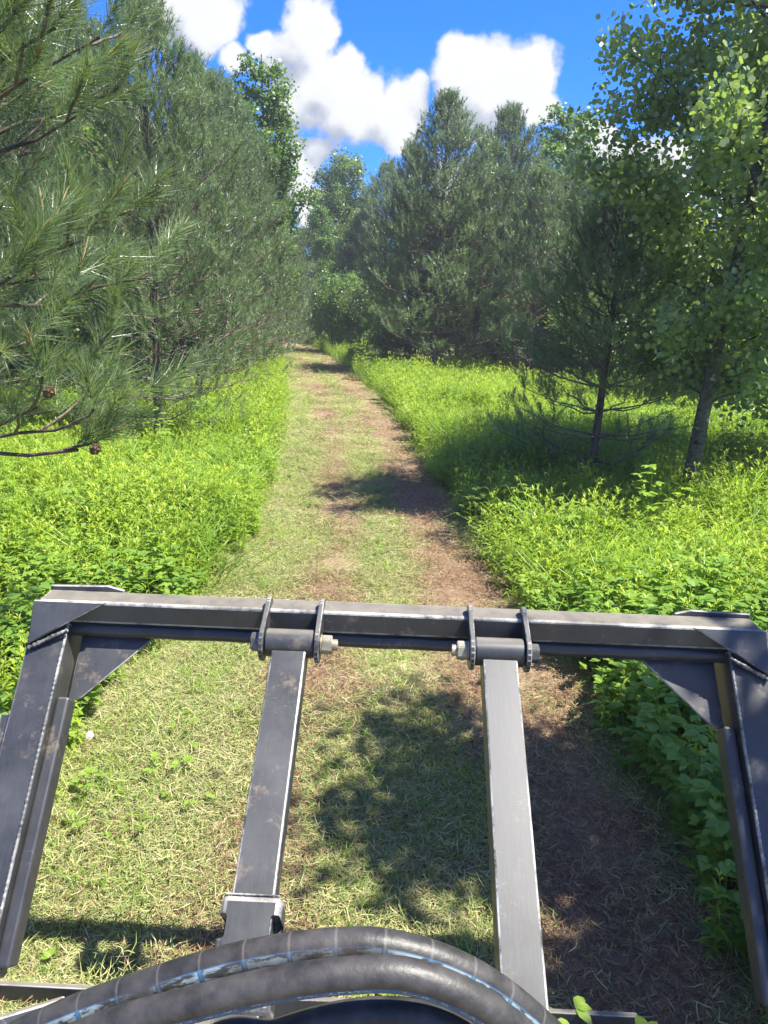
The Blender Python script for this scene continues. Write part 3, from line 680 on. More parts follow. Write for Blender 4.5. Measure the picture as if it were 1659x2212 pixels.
def goldenrod(name, col, r, nst=3, H=0.55, leaves=30, spread=0.06):
    parts = []
    for _ in range(nst):
        b = np.array([r.normal(0, spread), r.normal(0, spread), 0]); h = H * r.uniform(0.8, 1.12); e = b + np.array([r.normal(0, 0.05), r.normal(0, 0.05), h])
        parts.append(stem_tube(b, e, 0.0028))
        t = np.sort(r.uniform(0.12, 1.0, leaves)); t[-8:] = r.uniform(0.93, 1.0, 8)
        P0 = b + (e - b) * t[:, None]; ph = np.arange(leaves) * 2.4 + r.uniform(0, 6); el = np.where(t > 0.92, r.uniform(0.5, 1.25, leaves), r.uniform(0.0, 0.6, leaves))
        d = np.stack([np.cos(ph) * np.cos(el), np.sin(ph) * np.cos(el), np.sin(el)], 1)
        L = np.where(t > 0.92, r.uniform(0.03, 0.055, leaves), r.uniform(0.07, 0.11, leaves)); Wd = L * r.uniform(0.15, 0.22, leaves)
        tt = np.repeat(np.clip(0.15 + 0.6 * t + r.uniform(-0.15, 0.15, leaves), 0, 0.92), 5)  # tint rises up the stem: shade among lower leaves put into their colour
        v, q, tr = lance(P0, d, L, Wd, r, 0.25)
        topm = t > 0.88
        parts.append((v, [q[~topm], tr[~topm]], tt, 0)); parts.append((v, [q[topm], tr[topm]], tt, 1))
    V, F, TT, MI = join(parts)
    return proto_obj(name, np_mesh(name, V, F, [M['weed'], M['weed_tip']], False, {'tint': TT}, MI), col)
def grass_tuft(name, col, r, n=22, H=0.5, w=0.007, mt='grass', spread=0.05):
    parts = []
    b = r.normal(0, spread, (n, 3)); b[:, 2] = 0; ph = r.uniform(0, 6.28, n); el = r.uniform(0.9, 1.45, n)
    d = np.stack([np.cos(ph) * np.cos(el), np.sin(ph) * np.cos(el), np.sin(el)], 1); h = H * r.uniform(0.55, 1.1, n)
    a = unit(np.cross(d, r.normal(size=(n, 3)))) * w / 2; ho = d.copy(); ho[:, 2] = 0; ho = unit(ho)
    p1 = b + d * h[:, None] * 0.55; p2 = p1 + (d * 0.35 + ho * 0.22) * h[:, None]; p3 = p2 + (ho * 0.25 - np.array([0, 0, 0.10])) * h[:, None]
    v = np.stack([b - a, b + a, p1 + a, p1 - a, p2 + a * 0.8, p2 - a * 0.8, p3], 1).reshape(-1, 3); k = np.arange(n) * 7
    q = np.concatenate([np.stack([k, k + 1, k + 2, k + 3], 1), np.stack([k + 3, k + 2, k + 4, k + 5], 1)]); t3 = np.stack([k + 5, k + 4, k + 6], 1)
    tt = np.repeat(r.uniform(0.1, 0.9, n), 7)
    V, F, TT, MI = join([(v, [q, t3], tt, 0)])
    return proto_obj(name, np_mesh(name, V, F, [M[mt]], False, {'tint': TT}, MI), col)
def ovate(P0, d, L, Wd, r, droop=0.2):
    S = len(P0); a = unit(np.cross(d, np.array([[0, 0, 1.0]]))); up = np.cross(a, d); L = L[:, None]; Wd = Wd[:, None]
    rows = [P0]; pr = [(0.18, 0.30), (0.42, 0.50), (0.72, 0.34)]
    V = [P0]
    for u, w in pr:
        c = P0 + d * L * u - np.array([0, 0, 1.0]) * L * droop * u * u
        V += [c - a * Wd * w + up * Wd * 0.10, c, c + a * Wd * w + up * Wd * 0.10]
    V.append(P0 + d * L - np.array([0, 0, 1.0]) * L * droop)
    v = np.stack(V, 1).reshape(-1, 3); k = np.arange(S) * 11
    q = [np.stack([k + 1, k + 2, k + 5, k + 4], 1), np.stack([k + 2, k + 3, k + 6, k + 5], 1), np.stack([k + 4, k + 5, k + 8, k + 7], 1), np.stack([k + 5, k + 6, k + 9, k + 8], 1)]
    t = [np.stack([k, k + 2, k + 1], 1), np.stack([k, k + 3, k + 2], 1), np.stack([k + 7, k + 8, k + 10], 1), np.stack([k + 8, k + 9, k + 10], 1)]
    return v, [np.concatenate(q), np.concatenate(t)]
def herb(name, col, r, nst=3, H=0.45, nl=9, size=0.075, mt='herb', spread=0.05, asp=0.55):
    parts = []
    for _ in range(nst):
        b = np.array([r.normal(0, spread), r.normal(0, spread), 0]); h = H * r.uniform(0.7, 1.1); e = b + np.array([r.normal(0, 0.07), r.normal(0, 0.07), h])
        parts.append(stem_tube(b, e, 0.003)); t = np.linspace(0.3, 1.0, nl); P0 = b + (e - b) * t[:, None]; ph = np.arange(nl) * 2.2 + r.uniform(0, 6)
        el = r.uniform(0.05, 0.6, nl); d = np.stack([np.cos(ph) * np.cos(el), np.sin(ph) * np.cos(el), np.sin(el)], 1)
        pe = P0 + d * 0.04; tri = [pe]; dd = [d]
        for s_ in (-1, 1):
            yaw = s_ * 0.9; dd.append(np.stack([d[:, 0] * math.cos(yaw) - d[:, 1] * math.sin(yaw), d[:, 0] * math.sin(yaw) + d[:, 1] * math.cos(yaw), d[:, 2] * 0.6], 1)); tri.append(pe)
        PP = np.concatenate(tri); DD = unit(np.concatenate(dd)); L = size * r.uniform(0.7, 1.15, len(PP)); Wd = L * asp * r.uniform(0.9, 1.2, len(PP))
        v, fs = ovate(PP, DD, L, Wd, r, r.uniform(0.1, 0.4)); parts.append((v, fs, np.repeat(np.clip(np.tile(0.2 + 0.6 * t, 3) + r.uniform(-0.2, 0.2, len(PP)), 0, 0.92), 11), 0))  # lower leaves get a darker tint, imitating the shade below the tops
    V, F, TT, MI = join(parts)
    return proto_obj(name, np_mesh(name, V, F, [M[mt]], False, {'tint': TT}, MI), col)
def clip_patch(name, col, r, n=70, rad=0.14, mt='clip_green', L=(0.03, 0.10), w=0.0035, up=0.25, hz=0.018):
    b = np.stack([r.normal(0, rad * 0.6, n), r.normal(0, rad * 0.6, n), r.uniform(0.0, hz, n)], 1); ph = r.uniform(0, 6.28, n); el = r.normal(0, up, n); el = np.abs(el)
    d = np.stack([np.cos(ph) * np.cos(el), np.sin(ph) * np.cos(el), np.sin(el)], 1); l = r.uniform(*L, n)[:, None]
    a = unit(np.cross(d, r.normal(0, 0.4, (n, 3)) + np.array([0, 0, 1.0]))) * w / 2
    bend = a * r.normal(0, 6, (n, 1))
    v = np.stack([b - a, b + a, b + d * l * 0.5 + a + bend, b + d * l * 0.5 - a + bend, b + d * l], 1).reshape(-1, 3); k = np.arange(n) * 5
    q = np.stack([k, k + 1, k + 2, k + 3], 1); t3 = np.stack([k + 3, k + 2, k + 4], 1)
    V, F, TT, MI = join([(v, [q, t3], np.repeat(r.uniform(0, 1, n), 5), 0)])
    return proto_obj(name, np_mesh(name, V, F, [M[mt]], False, {'tint': TT}, MI), col)

def scatter(name, pts, scale, idx, col, rot=None, label=None):
    me = bpy.data.meshes.new(name); n = len(pts); me.vertices.add(n); me.vertices.foreach_set('co', np.asarray(pts, np.float32).ravel())
    a = me.attributes.new('sc', 'FLOAT', 'POINT'); a.data.foreach_set('value', np.asarray(scale, np.float32))
    a = me.attributes.new('ix', 'INT', 'POINT'); a.data.foreach_set('value', np.asarray(idx, np.int32))
    if rot is None: rot = np.stack([rng.normal(0, 0.08, n), rng.normal(0, 0.08, n), rng.uniform(0, 6.28, n)], 1)
    a = me.attributes.new('ro', 'FLOAT_VECTOR', 'POINT'); a.data.foreach_set('vector', np.asarray(rot, np.float32).ravel())
    me.update(); o = add(name, me)
    ng = bpy.data.node_groups.new(name + '_nodes', 'GeometryNodeTree')
    ng.interface.new_socket('Geometry', in_out='INPUT', socket_type='NodeSocketGeometry'); ng.interface.new_socket('Geometry', in_out='OUTPUT', socket_type='NodeSocketGeometry')
    nn = ng.nodes; gi = nn.new('NodeGroupInput'); go = nn.new('NodeGroupOutput'); ip = nn.new('GeometryNodeInstanceOnPoints'); ci = nn.new('GeometryNodeCollectionInfo')
    ci.inputs[0].default_value = col; ci.inputs[1].default_value = True; ci.inputs[2].default_value = True
    def na(nm, ty):
        x = nn.new('GeometryNodeInputNamedAttribute'); x.data_type = ty; x.inputs[0].default_value = nm; return [s for s in x.outputs if s.enabled][0]
    L = ng.links; L.new(gi.outputs[0], ip.inputs['Points']); L.new(ci.outputs[0], ip.inputs['Instance']); ip.inputs['Pick Instance'].default_value = True
    L.new(na('ix', 'INT'), ip.inputs['Instance Index'])
    er = nn.new('FunctionNodeEulerToRotation'); L.new(na('ro', 'FLOAT_VECTOR'), er.inputs[0]); L.new(er.outputs[0], ip.inputs['Rotation'])
    L.new(na('sc', 'FLOAT'), ip.inputs['Scale']); L.new(ip.outputs[0], go.inputs[0])
    md = o.modifiers.new('scatter', 'NODES'); md.node_group = ng
    tag(o, label, kind='stuff'); return o

def vnoise(x, y, f, s):
    return (np.sin(x * f + s) * np.cos(y * f * 1.3 + 2.1 * s) + np.sin(x * f * 2.1 + y * f * 1.7 + s * 3) * 0.6 + np.sin(y * f * 2.9 - x * f * 0.7 + s * 5) * 0.4) / 2.0
cW = bpy.data.collections.new('weed_kinds'); r1 = np.random.default_rng(77)
for i in range(4): goldenrod('a_goldenrod_%d' % i, cW, r1)
for i in range(3): grass_tuft('b_grass_%d' % i, cW, r1, n=22, H=0.52)
for i in range(3): herb('c_herb_%d' % i, cW, r1, size=0.056)
for i in range(2): herb('d_raspberry_%d' % i, cW, r1, nst=3, H=0.5, nl=8, size=0.068, asp=0.66, mt='raspberry')
grass_tuft('e_dry_stems', cW, r1, n=5, H=0.62, w=0.004, mt='clip_green')
def weeds():
    pts, scl, idx = [], [], []
    def zone(y0, y1, x0f, x1f, dens):
        n_try = int((y1 - y0) * 20 * dens); y = rng.uniform(y0, y1, n_try); x = rng.uniform(-10, 10, n_try)
        return x, y
    for side in (-1, 1):
        for (y0, y1, dens, wmax) in [(1.2, 5.0, 95, 5), (5.0, 9.0, 70, 7), (9.0, 15.0, 42, 9), (15, 24, 24, 13), (24, 40, 14, 16)]:
            n = int((y1 - y0) * wmax * dens); y = rng.uniform(y0, y1, n); u = rng.uniform(0, wmax, n)
            e = edge_l(y) if side < 0 else edge_r(y); jit = 0.07 * vnoise(y, y * 0, 3.0, 2) + 0.04 * vnoise(y, y * 0, 11.0, 5)
            x = (e - u - jit) if side < 0 else (e + u + jit)
            # hidden ground behind the frame margins is skipped
            keep = np.abs(x) < 0.62 * y + 1.6
            if side > 0: keep &= ~((y > 25) & (x > -1))
            x, y, u = x[keep], y[keep], u[keep]; n = len(x)
            s = 0.86 + 0.24 * vnoise(x, y, 0.9, 1) + 0.08 * vnoise(x, y, 3.1, 6) + rng.uniform(-0.14, 0.16, n); s *= np.interp(u, [0, 0.06, 0.2], [0.75, 0.95, 1.0]); 
            s *= 0.98 if side < 0 else 0.98
            if y0 < 5: s *= np.interp(y, [1.2, 3.0, 5.0], [0.85, 0.9, 1.0])
            s *= 1.10
            if y0 > 8: s *= 1.12
            q = rng.uniform(0, 1, n); kz = vnoise(x, y, 0.6, 9) ; kind = np.zeros(n, int)
            gold = rng.integers(0, 4, n); grs = 4 + rng.integers(0, 3, n); hb = 7 + rng.integers(0, 3, n); rb = 10 + rng.integers(0, 2, n)
            pg = np.clip(0.40 + 0.4 * kz, 0.15, 0.75)
            kind = np.where(q < 0.66 - pg * 0.5, gold, np.where(q < 0.84, grs, hb))
            kind = np.where((u < 0.22) & (kind >= 4) & (kind < 7) & (rng.uniform(0, 1, n) < 0.8), gold, kind); kind = np.where(rng.uniform(0, 1, n) < 0.022, 12, kind)
            nearL = (side < 0) & (y < 4.4); kind = np.where(nearL & (q > 0.45), np.where(q > 0.72, rb, hb), kind)
            nearR = (side > 0) & (y < 4.2); kind = np.where(nearR & (q > 0.25), np.where(q > 0.5, rb, hb), kind)
            pts.append(np.stack([x, y, hgt(x, y) * 0.5 - 0.03], 1)); scl.append(s); idx.append(kind)
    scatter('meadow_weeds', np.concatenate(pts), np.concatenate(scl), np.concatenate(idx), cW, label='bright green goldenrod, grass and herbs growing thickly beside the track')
    print('weeds', sum(len(p) for p in pts))
weeds()
cC = bpy.data.collections.new('clipping_kinds'); r2 = np.random.default_rng(78)
for i in range(4): clip_patch('a_clip_%d' % i, cC, r2, 120, L=(0.02, 0.075), w=0.0027)
for i in range(3): clip_patch('b_dry_%d' % i, cC, r2, 80, mt='clip_brown', L=(0.015, 0.06), w=0.0025)
for i in range(2): grass_tuft('c_short_%d' % i, cC, r2, n=16, H=0.07, w=0.0035, mt='grass', spread=0.05)
for i in range(2): herb('d_leaf_%d' % i, cC, r2, nst=2, H=0.06, nl=3, size=0.035, mt='herb')
def clippings():
    pts, idx, scl = [], [], []
    for (y0, y1, dens, k) in [(1.2, 3.5, 330, 1.0), (3.5, 6, 200, 1.0), (6, 10, 100, 1.2), (10, 18, 36, 1.6), (18, 36, 12, 2.4)]:
        n = int((y1 - y0) * 2.5 * dens); y = rng.uniform(y0, y1, n); s = rng.uniform(-1.08, 1.08, n); c = (edge_l(y) + edge_r(y)) / 2; h = (edge_r(y) - edge_l(y)) / 2
        x = c + s * h; z = path_z(x, y) + 0.002
        bare = 0.62 * np.maximum(0.9 * np.clip(1 - np.abs(s + 0.22) / 0.36, 0, 1), 1.12 * np.clip(1 - np.abs(s - 0.68) / 0.52, 0, 1)) + 0.05 + 0.30 * vnoise(x, y, 1.3, 4) + rng.uniform(-0.12, 0.12, n)
        b = bare > 0.30; q = rng.uniform(0, 1, n)
        keep = ~(b & (q > np.where(s > 0.30, 0.74, 0.70)))
        kind = np.where(b, np.where(q < np.where(s > 0.30, 0.70, 0.58), 4 + rng.integers(0, 3, n), rng.integers(0, 4, n)), np.where(q < 0.68, rng.integers(0, 4, n), np.where(q < 0.80, 4 + rng.integers(0, 3, n), np.where(q < 0.988, 7 + rng.integers(0, 2, n), 9 + rng.integers(0, 2, n)))))
        keep &= ~((s > 0.42) & b & (rng.uniform(0, 1, n) < 0.35)); pts.append(np.stack([x, y, z], 1)[keep]); idx.append(kind[keep]); scl.append((k * rng.uniform(0.7, 1.2, n))[keep])
    scatter('grass_clippings', np.concatenate(pts), np.concatenate(scl), np.concatenate(idx), cC, label='yellow green cut grass and dry clippings lying on the mown track')
    print('clips', sum(len(p) for p in pts))
clippings()

# ------------------------------------------------------------------ the machine, in its own frame (u right, v ahead, w up)
loader = empty('skid_loader', (0, 0, 0), R_(-1.0))
tag(loader, 'black steel loader frame with cross tube, lift arms and hydraulic hoses above the mown track', 'loader')
def bm_to(name, bm, mats, parent, smooth=False, auto=None):
    me = bpy.data.meshes.new(name); bmesh.ops.recalc_face_normals(bm, faces=bm.faces[:]); bm.to_mesh(me); bm.free()
    for x in (mats if isinstance(mats, (list, tuple)) else [mats]): me.materials.append(x)
    if smooth: me.polygons.foreach_set('use_smooth', np.ones(len(me.polygons), bool))
    return add(name, me, parent)
PW = None
def box_pts(c8, bev=0.006, seg=2, worn=True):
    """bevelled hexahedron from 8 corners; the bevel faces take the second material"""
    bm = bmesh.new(); v = [bm.verts.new(p) for p in c8]
    for f in ((0, 1, 2, 3), (4, 5, 6, 7), (0, 1, 5, 4), (1, 2, 6, 5), (2, 3, 7, 6), (3, 0, 4, 7)): bm.faces.new([v[i] for i in f])
    bmesh.ops.recalc_face_normals(bm, faces=bm.faces[:])
    if bev:
        r = bmesh.ops.bevel(bm, geom=bm.edges[:], offset=bev, segments=seg, profile=0.5, affect='EDGES')
        if worn:
            for f in r['faces']: f.material_index = 1
    return bm
def axbox(u0, u1, v0, v1, w0, w1, **k):
    return box_pts([(u0, v0, w0), (u1, v0, w0), (u1, v1, w0), (u0, v1, w0), (u0, v0, w1), (u1, v0, w1), (u1, v1, w1), (u0, v1, w1)], **k)
def sloped(u0, u1, p, ang, s0, s1, t0, t1, **k):
    """a bar in the plane (v,w): starts at p=(v,w), runs toward the cab and down by ang; t is square to it (up positive)"""
    dv, dw = -math.cos(ang), -math.sin(ang); nv, nw = -math.sin(ang), math.cos(ang)
    def q(s, t): return (p[0] + dv * s + nv * t, p[1] + dw * s + nw * t)
    a, b, c, d = q(s0, t0), q(s1, t0), q(s1, t1), q(s0, t1)
    return box_pts([(u0, *a), (u1, *a), (u1, *b), (u0, *b), (u0, *d), (u1, *d), (u1, *c), (u0, *c)], **k)
def prism(poly, thick, axis_n, **k):
    """poly: list of 3D points in a plane, extruded by thick along axis_n, edges bevelled"""
    bm = bmesh.new(); n = Vector(axis_n).normalized() * thick
    a = [bm.verts.new(p) for p in poly]; b = [bm.verts.new(Vector(p) + n) for p in poly]
    bm.faces.new(a); bm.faces.new(b[::-1])
    L = len(a)
    for i in range(L): bm.faces.new((a[i], a[(i + 1) % L], b[(i + 1) % L], b[i]))
    bmesh.ops.recalc_face_normals(bm, faces=bm.faces[:]); bev = k.get('bev', 0.0025)
    if bev:
        r = bmesh.ops.bevel(bm, geom=bm.edges[:], offset=bev, segments=1, affect='EDGES')
        for f in r['faces']: f.material_index = 1
    return bm
def weld(pts, rad, parent, seed=0):
    pts = np.asarray(pts, float); t = np.linspace(0, 1, len(pts)); L = np.linalg.norm(np.diff(pts, axis=0), axis=1).sum(); n = max(12, int(L / 0.0035))
    q = np.stack([np.interp(np.linspace(0, 1, n), t, pts[:, i]) for i in range(3)], 1); rr = rad * (1 + 0.22 * np.sin(np.arange(n) * 1.9) + 0.15 * np.random.default_rng(seed).normal(size=n))
    T = Tubes(); T.tube(q, np.clip(rr, rad * 0.5, rad * 1.5), 7); return add('weld_bead', T.mesh('weld_bead', M['worn']), parent)
pm = [M['paint'], M['worn']]
bm_to('cross_tube', axbox(-0.862, 0.887, 1.650, 1.722, 1.130, 1.187, bev=0.007, seg=3), pm, loader)
T = Tubes(); us = np.linspace(-0.80, 0.82, 60); T.tube(np.stack([us, 1.672 + 0 * us, 1.106 + 0.0008 * np.sin(us * 40)], 1), 0.019, 14); add('lower_tube', T.mesh('lower_tube', M['paint']), loader)
AA, PA_ = R_(49), (1.63, 1.12)
arms = []
for sgn in (-1, 1):
    c0 = 0.012
    def U(a): return c0 + sgn * a
    def sl(ua, ub, *a, **k): return sloped(min(U(ua), U(ub)), max(U(ua), U(ub)), *a, **k)
    arm = bm_to('lift_arm', sl(0.797, 0.888, PA_, AA, -0.02, 0.700, -0.105, 0.0, bev=0.005, seg=2), pm, loader); arms.append(arm)
    bm_to('side_channel', sl(0.766, 0.796, PA_, AA, 0.155, 0.705, -0.070, -0.022, bev=0.006, worn=False), pm, arm)
    bm_to('side_channel', sl(0.889, 0.912, PA_, AA, 0.20, 0.640, -0.095, -0.012, bev=0.004), pm, arm)
    def on(s, t): return (PA_[0] - math.cos(AA) * s - math.sin(AA) * t, PA_[1] - math.sin(AA) * s + math.cos(AA) * t)
    weld([(U(0.799), *on(s, 0.0)) for s in np.linspace(0.0, 0.69, 8)], 0.0032, arm, 3)
    # upper gusset over the corner
    gp = [(U(0.877), 1.652, 1.186), (U(0.700), 1.642, 1.186), (U(0.700), 1.6415, 1.181), (U(0.877), *on(0.062, 0.010)), (U(0.877), *on(0.045, 0.012))]
    p = [(U(0.877), 1.646, 1.187), (U(0.702), 1.646, 1.187), (U(0.877), 1.596, 1.095)]
    nrm = (Vector(p[1]) - Vector(p[0])).cross(Vector(p[2]) - Vector(p[0])).normalized(); nrm = nrm if nrm.y < 0 else -nrm
    bm_to('gusset_plate', prism(p, 0.010, nrm), pm, loader)
    weld([(U(0.877), 1.648, 1.187), (U(0.877), 1.596, 1.092)], 0.005, arm, 5)
    weld([(U(0.877), 1.590, 1.088), (U(0.790), 1.614, 1.128)], 0.0045, arm, 6)
    # lower inner gusset, in the plane of the arm's underside
    def lo(s): return on(s, -0.060)
    p = [(U(0.785), *lo(-0.03)), (U(0.592), *lo(-0.03)), (U(0.592), *lo(-0.018)), (U(0.755), *lo(0.150)), (U(0.785), *lo(0.160))]
    bm_to('gusset_plate', prism(p, 0.008, (0, math.sin(AA), -math.cos(AA))), pm, loader)
    # raised back lip behind the corner
    p = [(U(0.877), 1.724, 1.150), (U(0.877), 1.724, 1.196), (U(0.730), 1.724, 1.200), (U(0.690), 1.724, 1.190), (U(0.690), 1.724, 1.150)]
    bm_to('back_plate', prism(p, 0.009, (0, 1, 0)), pm, loader)
    e = on(0.712, -0.055)
    bm = bmesh.new(); bmesh.ops.create_cone(bm, segments=20, radius1=0.013, radius2=0.013, depth=0.11, cap_ends=True, matrix=Matrix.Translation((U(0.842), *e)) @ Matrix.Rotation(PI / 2, 4, 'Y'))
    bm_to('pivot_pin', bm, M['darkhex'], arm)
# clevis plates, bosses, bolts, posts
def capsule(u, thick, parent):
    (v1, w1, r1), (v2, w2, r2) = (1.668, 1.186, 0.026), (1.585, 1.132, 0.044)
    ax = math.atan2(w2 - w1, v2 - v1); poly = []
    for i in range(11): a = ax + PI / 2 + PI * i / 10; poly.append((u, v1 + r1 * math.cos(a), w1 + r1 * math.sin(a)))
    for i in range(11): a = ax - PI / 2 + PI * i / 10; poly.append((u, v2 + r2 * math.cos(a), w2 + r2 * math.sin(a)))
    return bm_to('clevis_plate', prism(poly, thick, (1, 0, 0), bev=0.002), pm, parent)
def hexagon(u0, u1, rad, name, mt, parent):
    bm = bmesh.new(); L = abs(u1 - u0)
    bmesh.ops.create_cone(bm, segments=6, radius1=rad, radius2=rad, depth=L, cap_ends=True, matrix=Matrix.Translation(((u0 + u1) / 2, 1.585, 1.132)) @ Matrix.Rotation(PI / 2, 4, 'Y') @ Matrix.Rotation(0.25, 4, 'Z'))
    bmesh.ops.bevel(bm, geom=bm.edges[:], offset=0.0018, segments=2, affect='EDGES'); return bm_to(name, bm, mt, parent)
def disc(u0, u1, rad, name, mt, parent, seg=24):
    bm = bmesh.new(); bmesh.ops.create_cone(bm, segments=seg, radius1=rad, radius2=rad, depth=abs(u1 - u0), cap_ends=True, matrix=Matrix.Translation(((u0 + u1) / 2, 1.585, 1.132)) @ Matrix.Rotation(PI / 2, 4, 'Y'))
    bmesh.ops.bevel(bm, geom=[e for e in bm.edges if len(e.link_faces) == 2 and e.calc_face_angle(0) > 1], offset=0.002, segments=2, affect='EDGES')
    o = bm_to(name, bm, mt, parent, True); 
    o.data.set_sharp_from_angle(angle=0.7); return o
PB_ = R_(33)
for c, sgn in ((-0.236, 1), (0.252, -1)):
    post = bm_to('tilt_link', sloped(c - 0.040, c + 0.040, (1.580, 1.146), PB_, -0.022, 1.02, -0.062, 0.0, bev=0.0045, seg=2), pm, loader)
    if c < 0: post['label'] = 'black square tube link with a slotted sleeve at its lower end'
    boss = disc(c - 0.056, c + 0.056, 0.033, 'boss_tube', M['paint'], post)
    capsule(c - 0.070, 0.011, loader); capsule(c + 0.059, 0.011, loader)
    # nut toward the machine's middle, head outward
    bolt = hexagon(c - sgn * 0.071, c - sgn * 0.092, 0.023, 'bolt_head', M['darkhex'], loader)
    hexagon(c + sgn * 0.074, c + sgn * 0.098, 0.023, 'nut', M['zinc'], loader)
    disc(c + sgn * 0.0705, c + sgn * 0.074, 0.025, 'washer', M['zinc'], loader)
    T = Tubes(); ss = np.linspace(0.098, 0.110, 13); T.tube(np.stack([c + sgn * ss, 0 * ss + 1.585, 0 * ss + 1.132], 1), 0.0130 + 0.0008 * (np.arange(13) % 2), 14); th = add('bolt_thread', T.mesh('bolt_thread', M['zinc']), loader)
    disc(c + sgn * 0.105, c + sgn * 0.111, 0.0125, 'bolt_end', M['zinc'], loader)
# slotted sleeve on the lower end of one link
def sleeve():
    c = -0.236; S0, S1 = 0.545, 0.73
    bm = sloped(c - 0.056, c + 0.056, (1.580, 1.137), PB_, S0, S1, -0.072, 0.014, bev=0.012, seg=3)
    o = bm_to('slotted_sleeve', bm, pm, loader)
    # cut real slots through the two upper corners
    bmc = bmesh.new(); dv, dw = -math.cos(PB_), -math.sin(PB_); nv, nw = -math.sin(PB_), math.cos(PB_)
    for uc in (c - 0.050, c + 0.047):
        for s0 in (0.055, 0.135):
            for zz in range(1):
                b2 = sloped(uc - 0.009, uc + 0.009, (1.580, 1.137), PB_, S0 + s0 - 0.023, S0 + s0 + 0.018, -0.055, 0.03, bev=0.006, seg=3, worn=False)
                me = bpy.data.meshes.new('t'); b2.to_mesh(me); b2.free(); bmc.from_mesh(me); bpy.data.meshes.remove(me)
    for f in bmc.faces: f.material_index = 0
    mc = bpy.data.meshes.new('cut'); bmesh.ops.recalc_face_normals(bmc, faces=bmc.faces[:]); bmc.to_mesh(mc); bmc.free(); co = add('cutter', mc, loader)
    mc.materials.append(M['paint']); mc.materials.append(M['worn'])
    md = o.modifiers.new('cut', 'BOOLEAN'); md.operation = 'DIFFERENCE'; md.object = co; md.solver = 'EXACT'
    bpy.context.view_layer.update(); dg = bpy.context.evaluated_depsgraph_get(); me = bpy.data.meshes.new_from_object(o.evaluated_get(dg)); o.modifiers.clear(); o.data = me
    bpy.data.objects.remove(co)
    weld([(c - 0.05, 1.580 + dv * S0 + nv * 0.012, 1.137 + dw * S0 + nw * 0.012), (c + 0.05, 1.580 + dv * S0 + nv * 0.012, 1.137 + dw * S0 + nw * 0.012)], 0.0018, o, 11)
sleeve()
# low front beam of the machine, with a welded rib and a rusty lug
bm_to('front_beam', axbox(-1.0, 0.58, 1.296, 1.308, 0.325, 0.402, bev=0.002), pm, loader)
bm_to('floor_plate', axbox(-1.0, 0.58, 0.86, 1.294, 0.326, 0.338, bev=0.002), pm, loader)
bm_to('rib_plate', prism([(-0.98, 1.12, 0.340), (-0.98, 1.12, 0.43), (-0.70, 1.28, 0.40), (-0.64, 1.29, 0.36), (-0.64, 1.29, 0.340)], 0.012, (0.7, -0.7, 0)), pm, loader)
# hoses: arches held in their own plane ahead of the operator
def inv(p):  # world -> machine frame
    a = R_(-1.0); return np.array([p.x * math.cos(-a) - p.y * math.sin(-a), p.x * math.sin(-a) + p.y * math.cos(-a), p.z])
def spline(P, n):
    P = np.asarray(P, float); P = np.concatenate([[2 * P[0] - P[1]], P, [2 * P[-1] - P[-2]]]); out = []
    for i in range(1, len(P) - 2):
        for t in np.linspace(0, 1, n, endpoint=False):
            a, b, c, d = P[i - 1], P[i], P[i + 1], P[i + 2]; out.append(0.5 * ((2 * b) + (-a + c) * t + (2 * a - 5 * b + 4 * c - d) * t * t + (-a + 3 * b - 3 * c + d) * t ** 3))
    out.append(P[-2]); return np.array(out)
def hose(px, rad, kind, label, ends):
    P = [ends[0]] + [inv(at(x, y, Y)) for x, y, Y in px] + [ends[1]]; c = spline(P, 14); k = 28
    d = unit(np.gradient(c, axis=0)); a = unit(np.cross(d, np.array([[0, 1.0, 0]]))); a = np.where(a[:, 2:3] < 0, -a, a); b = np.cross(a, d); b = np.where(b[:, 1:2] > 0, -b, b)   # a up, b toward the operator
    t = np.linspace(0, 2 * PI, k, endpoint=False); ring = c[:, None] + rad * (np.cos(t)[None, :, None] * b[:, None] + np.sin(t)[None, :, None] * a[:, None])
    m_ = len(c); s = np.concatenate([[0], np.cumsum(np.linalg.norm(np.diff(c, axis=0), axis=1))])
    i = np.arange(m_ - 1)[:, None] * k; j = np.arange(k)[None]; q = np.stack([i + j, i + (j + 1) % k, i + k + (j + 1) % k, i + k + j], -1).reshape(-1, 4)
    ang = np.where(t > PI, t - 2 * PI, t)   # 0 faces the operator, positive up
    hv = np.zeros((m_, k, 3)); hv[..., 0] = s[:, None]; hv[..., 1] = -ang[None]
    me = np_mesh('hydraulic_hose', ring.reshape(-1, 3), [q], M['hose_' + kind], True, {'hose': hv.reshape(-1, 3)})
    o = add('hydraulic_hose', me, loader)
    if label: o['label'] = label
h1 = [(-120, 2320, .62), (40, 2238, .62), (200, 2170, .62), (430, 2094, .62), (585, 2058, .62), (725, 2042, .62), (830, 2043, .62), (960, 2078, .62), (1075, 2140, .62), (1190, 2236, .62), (1290, 2340, .62)]
h2 = [(-120, 2370, .58), (60, 2290, .58), (250, 2214, .58), (430, 2166, .58), (600, 2126, .58), (760, 2106, .58), (880, 2108, .58), (1000, 2150, .58), (1100, 2215, .58), (1180, 2290, .58), (1270, 2400, .58)]
h3 = [(420, 2300, .60), (600, 2235, .60), (720, 2200, .60), (830, 2188, .60), (930, 2200, .60), (1010, 2240, .60), (1080, 2310, .60)]
hose(h1, 0.0165, 'ladder', 'upper black hydraulic hose with a worn blue and white band', ((-0.55, 0.64, 0.95), (0.34, 0.66, 0.95)))
hose(h2, 0.0165, 'stripe', 'second black hydraulic hose with a blue stripe', ((-0.55, 0.60, 0.92), (0.32, 0.62, 0.92)))
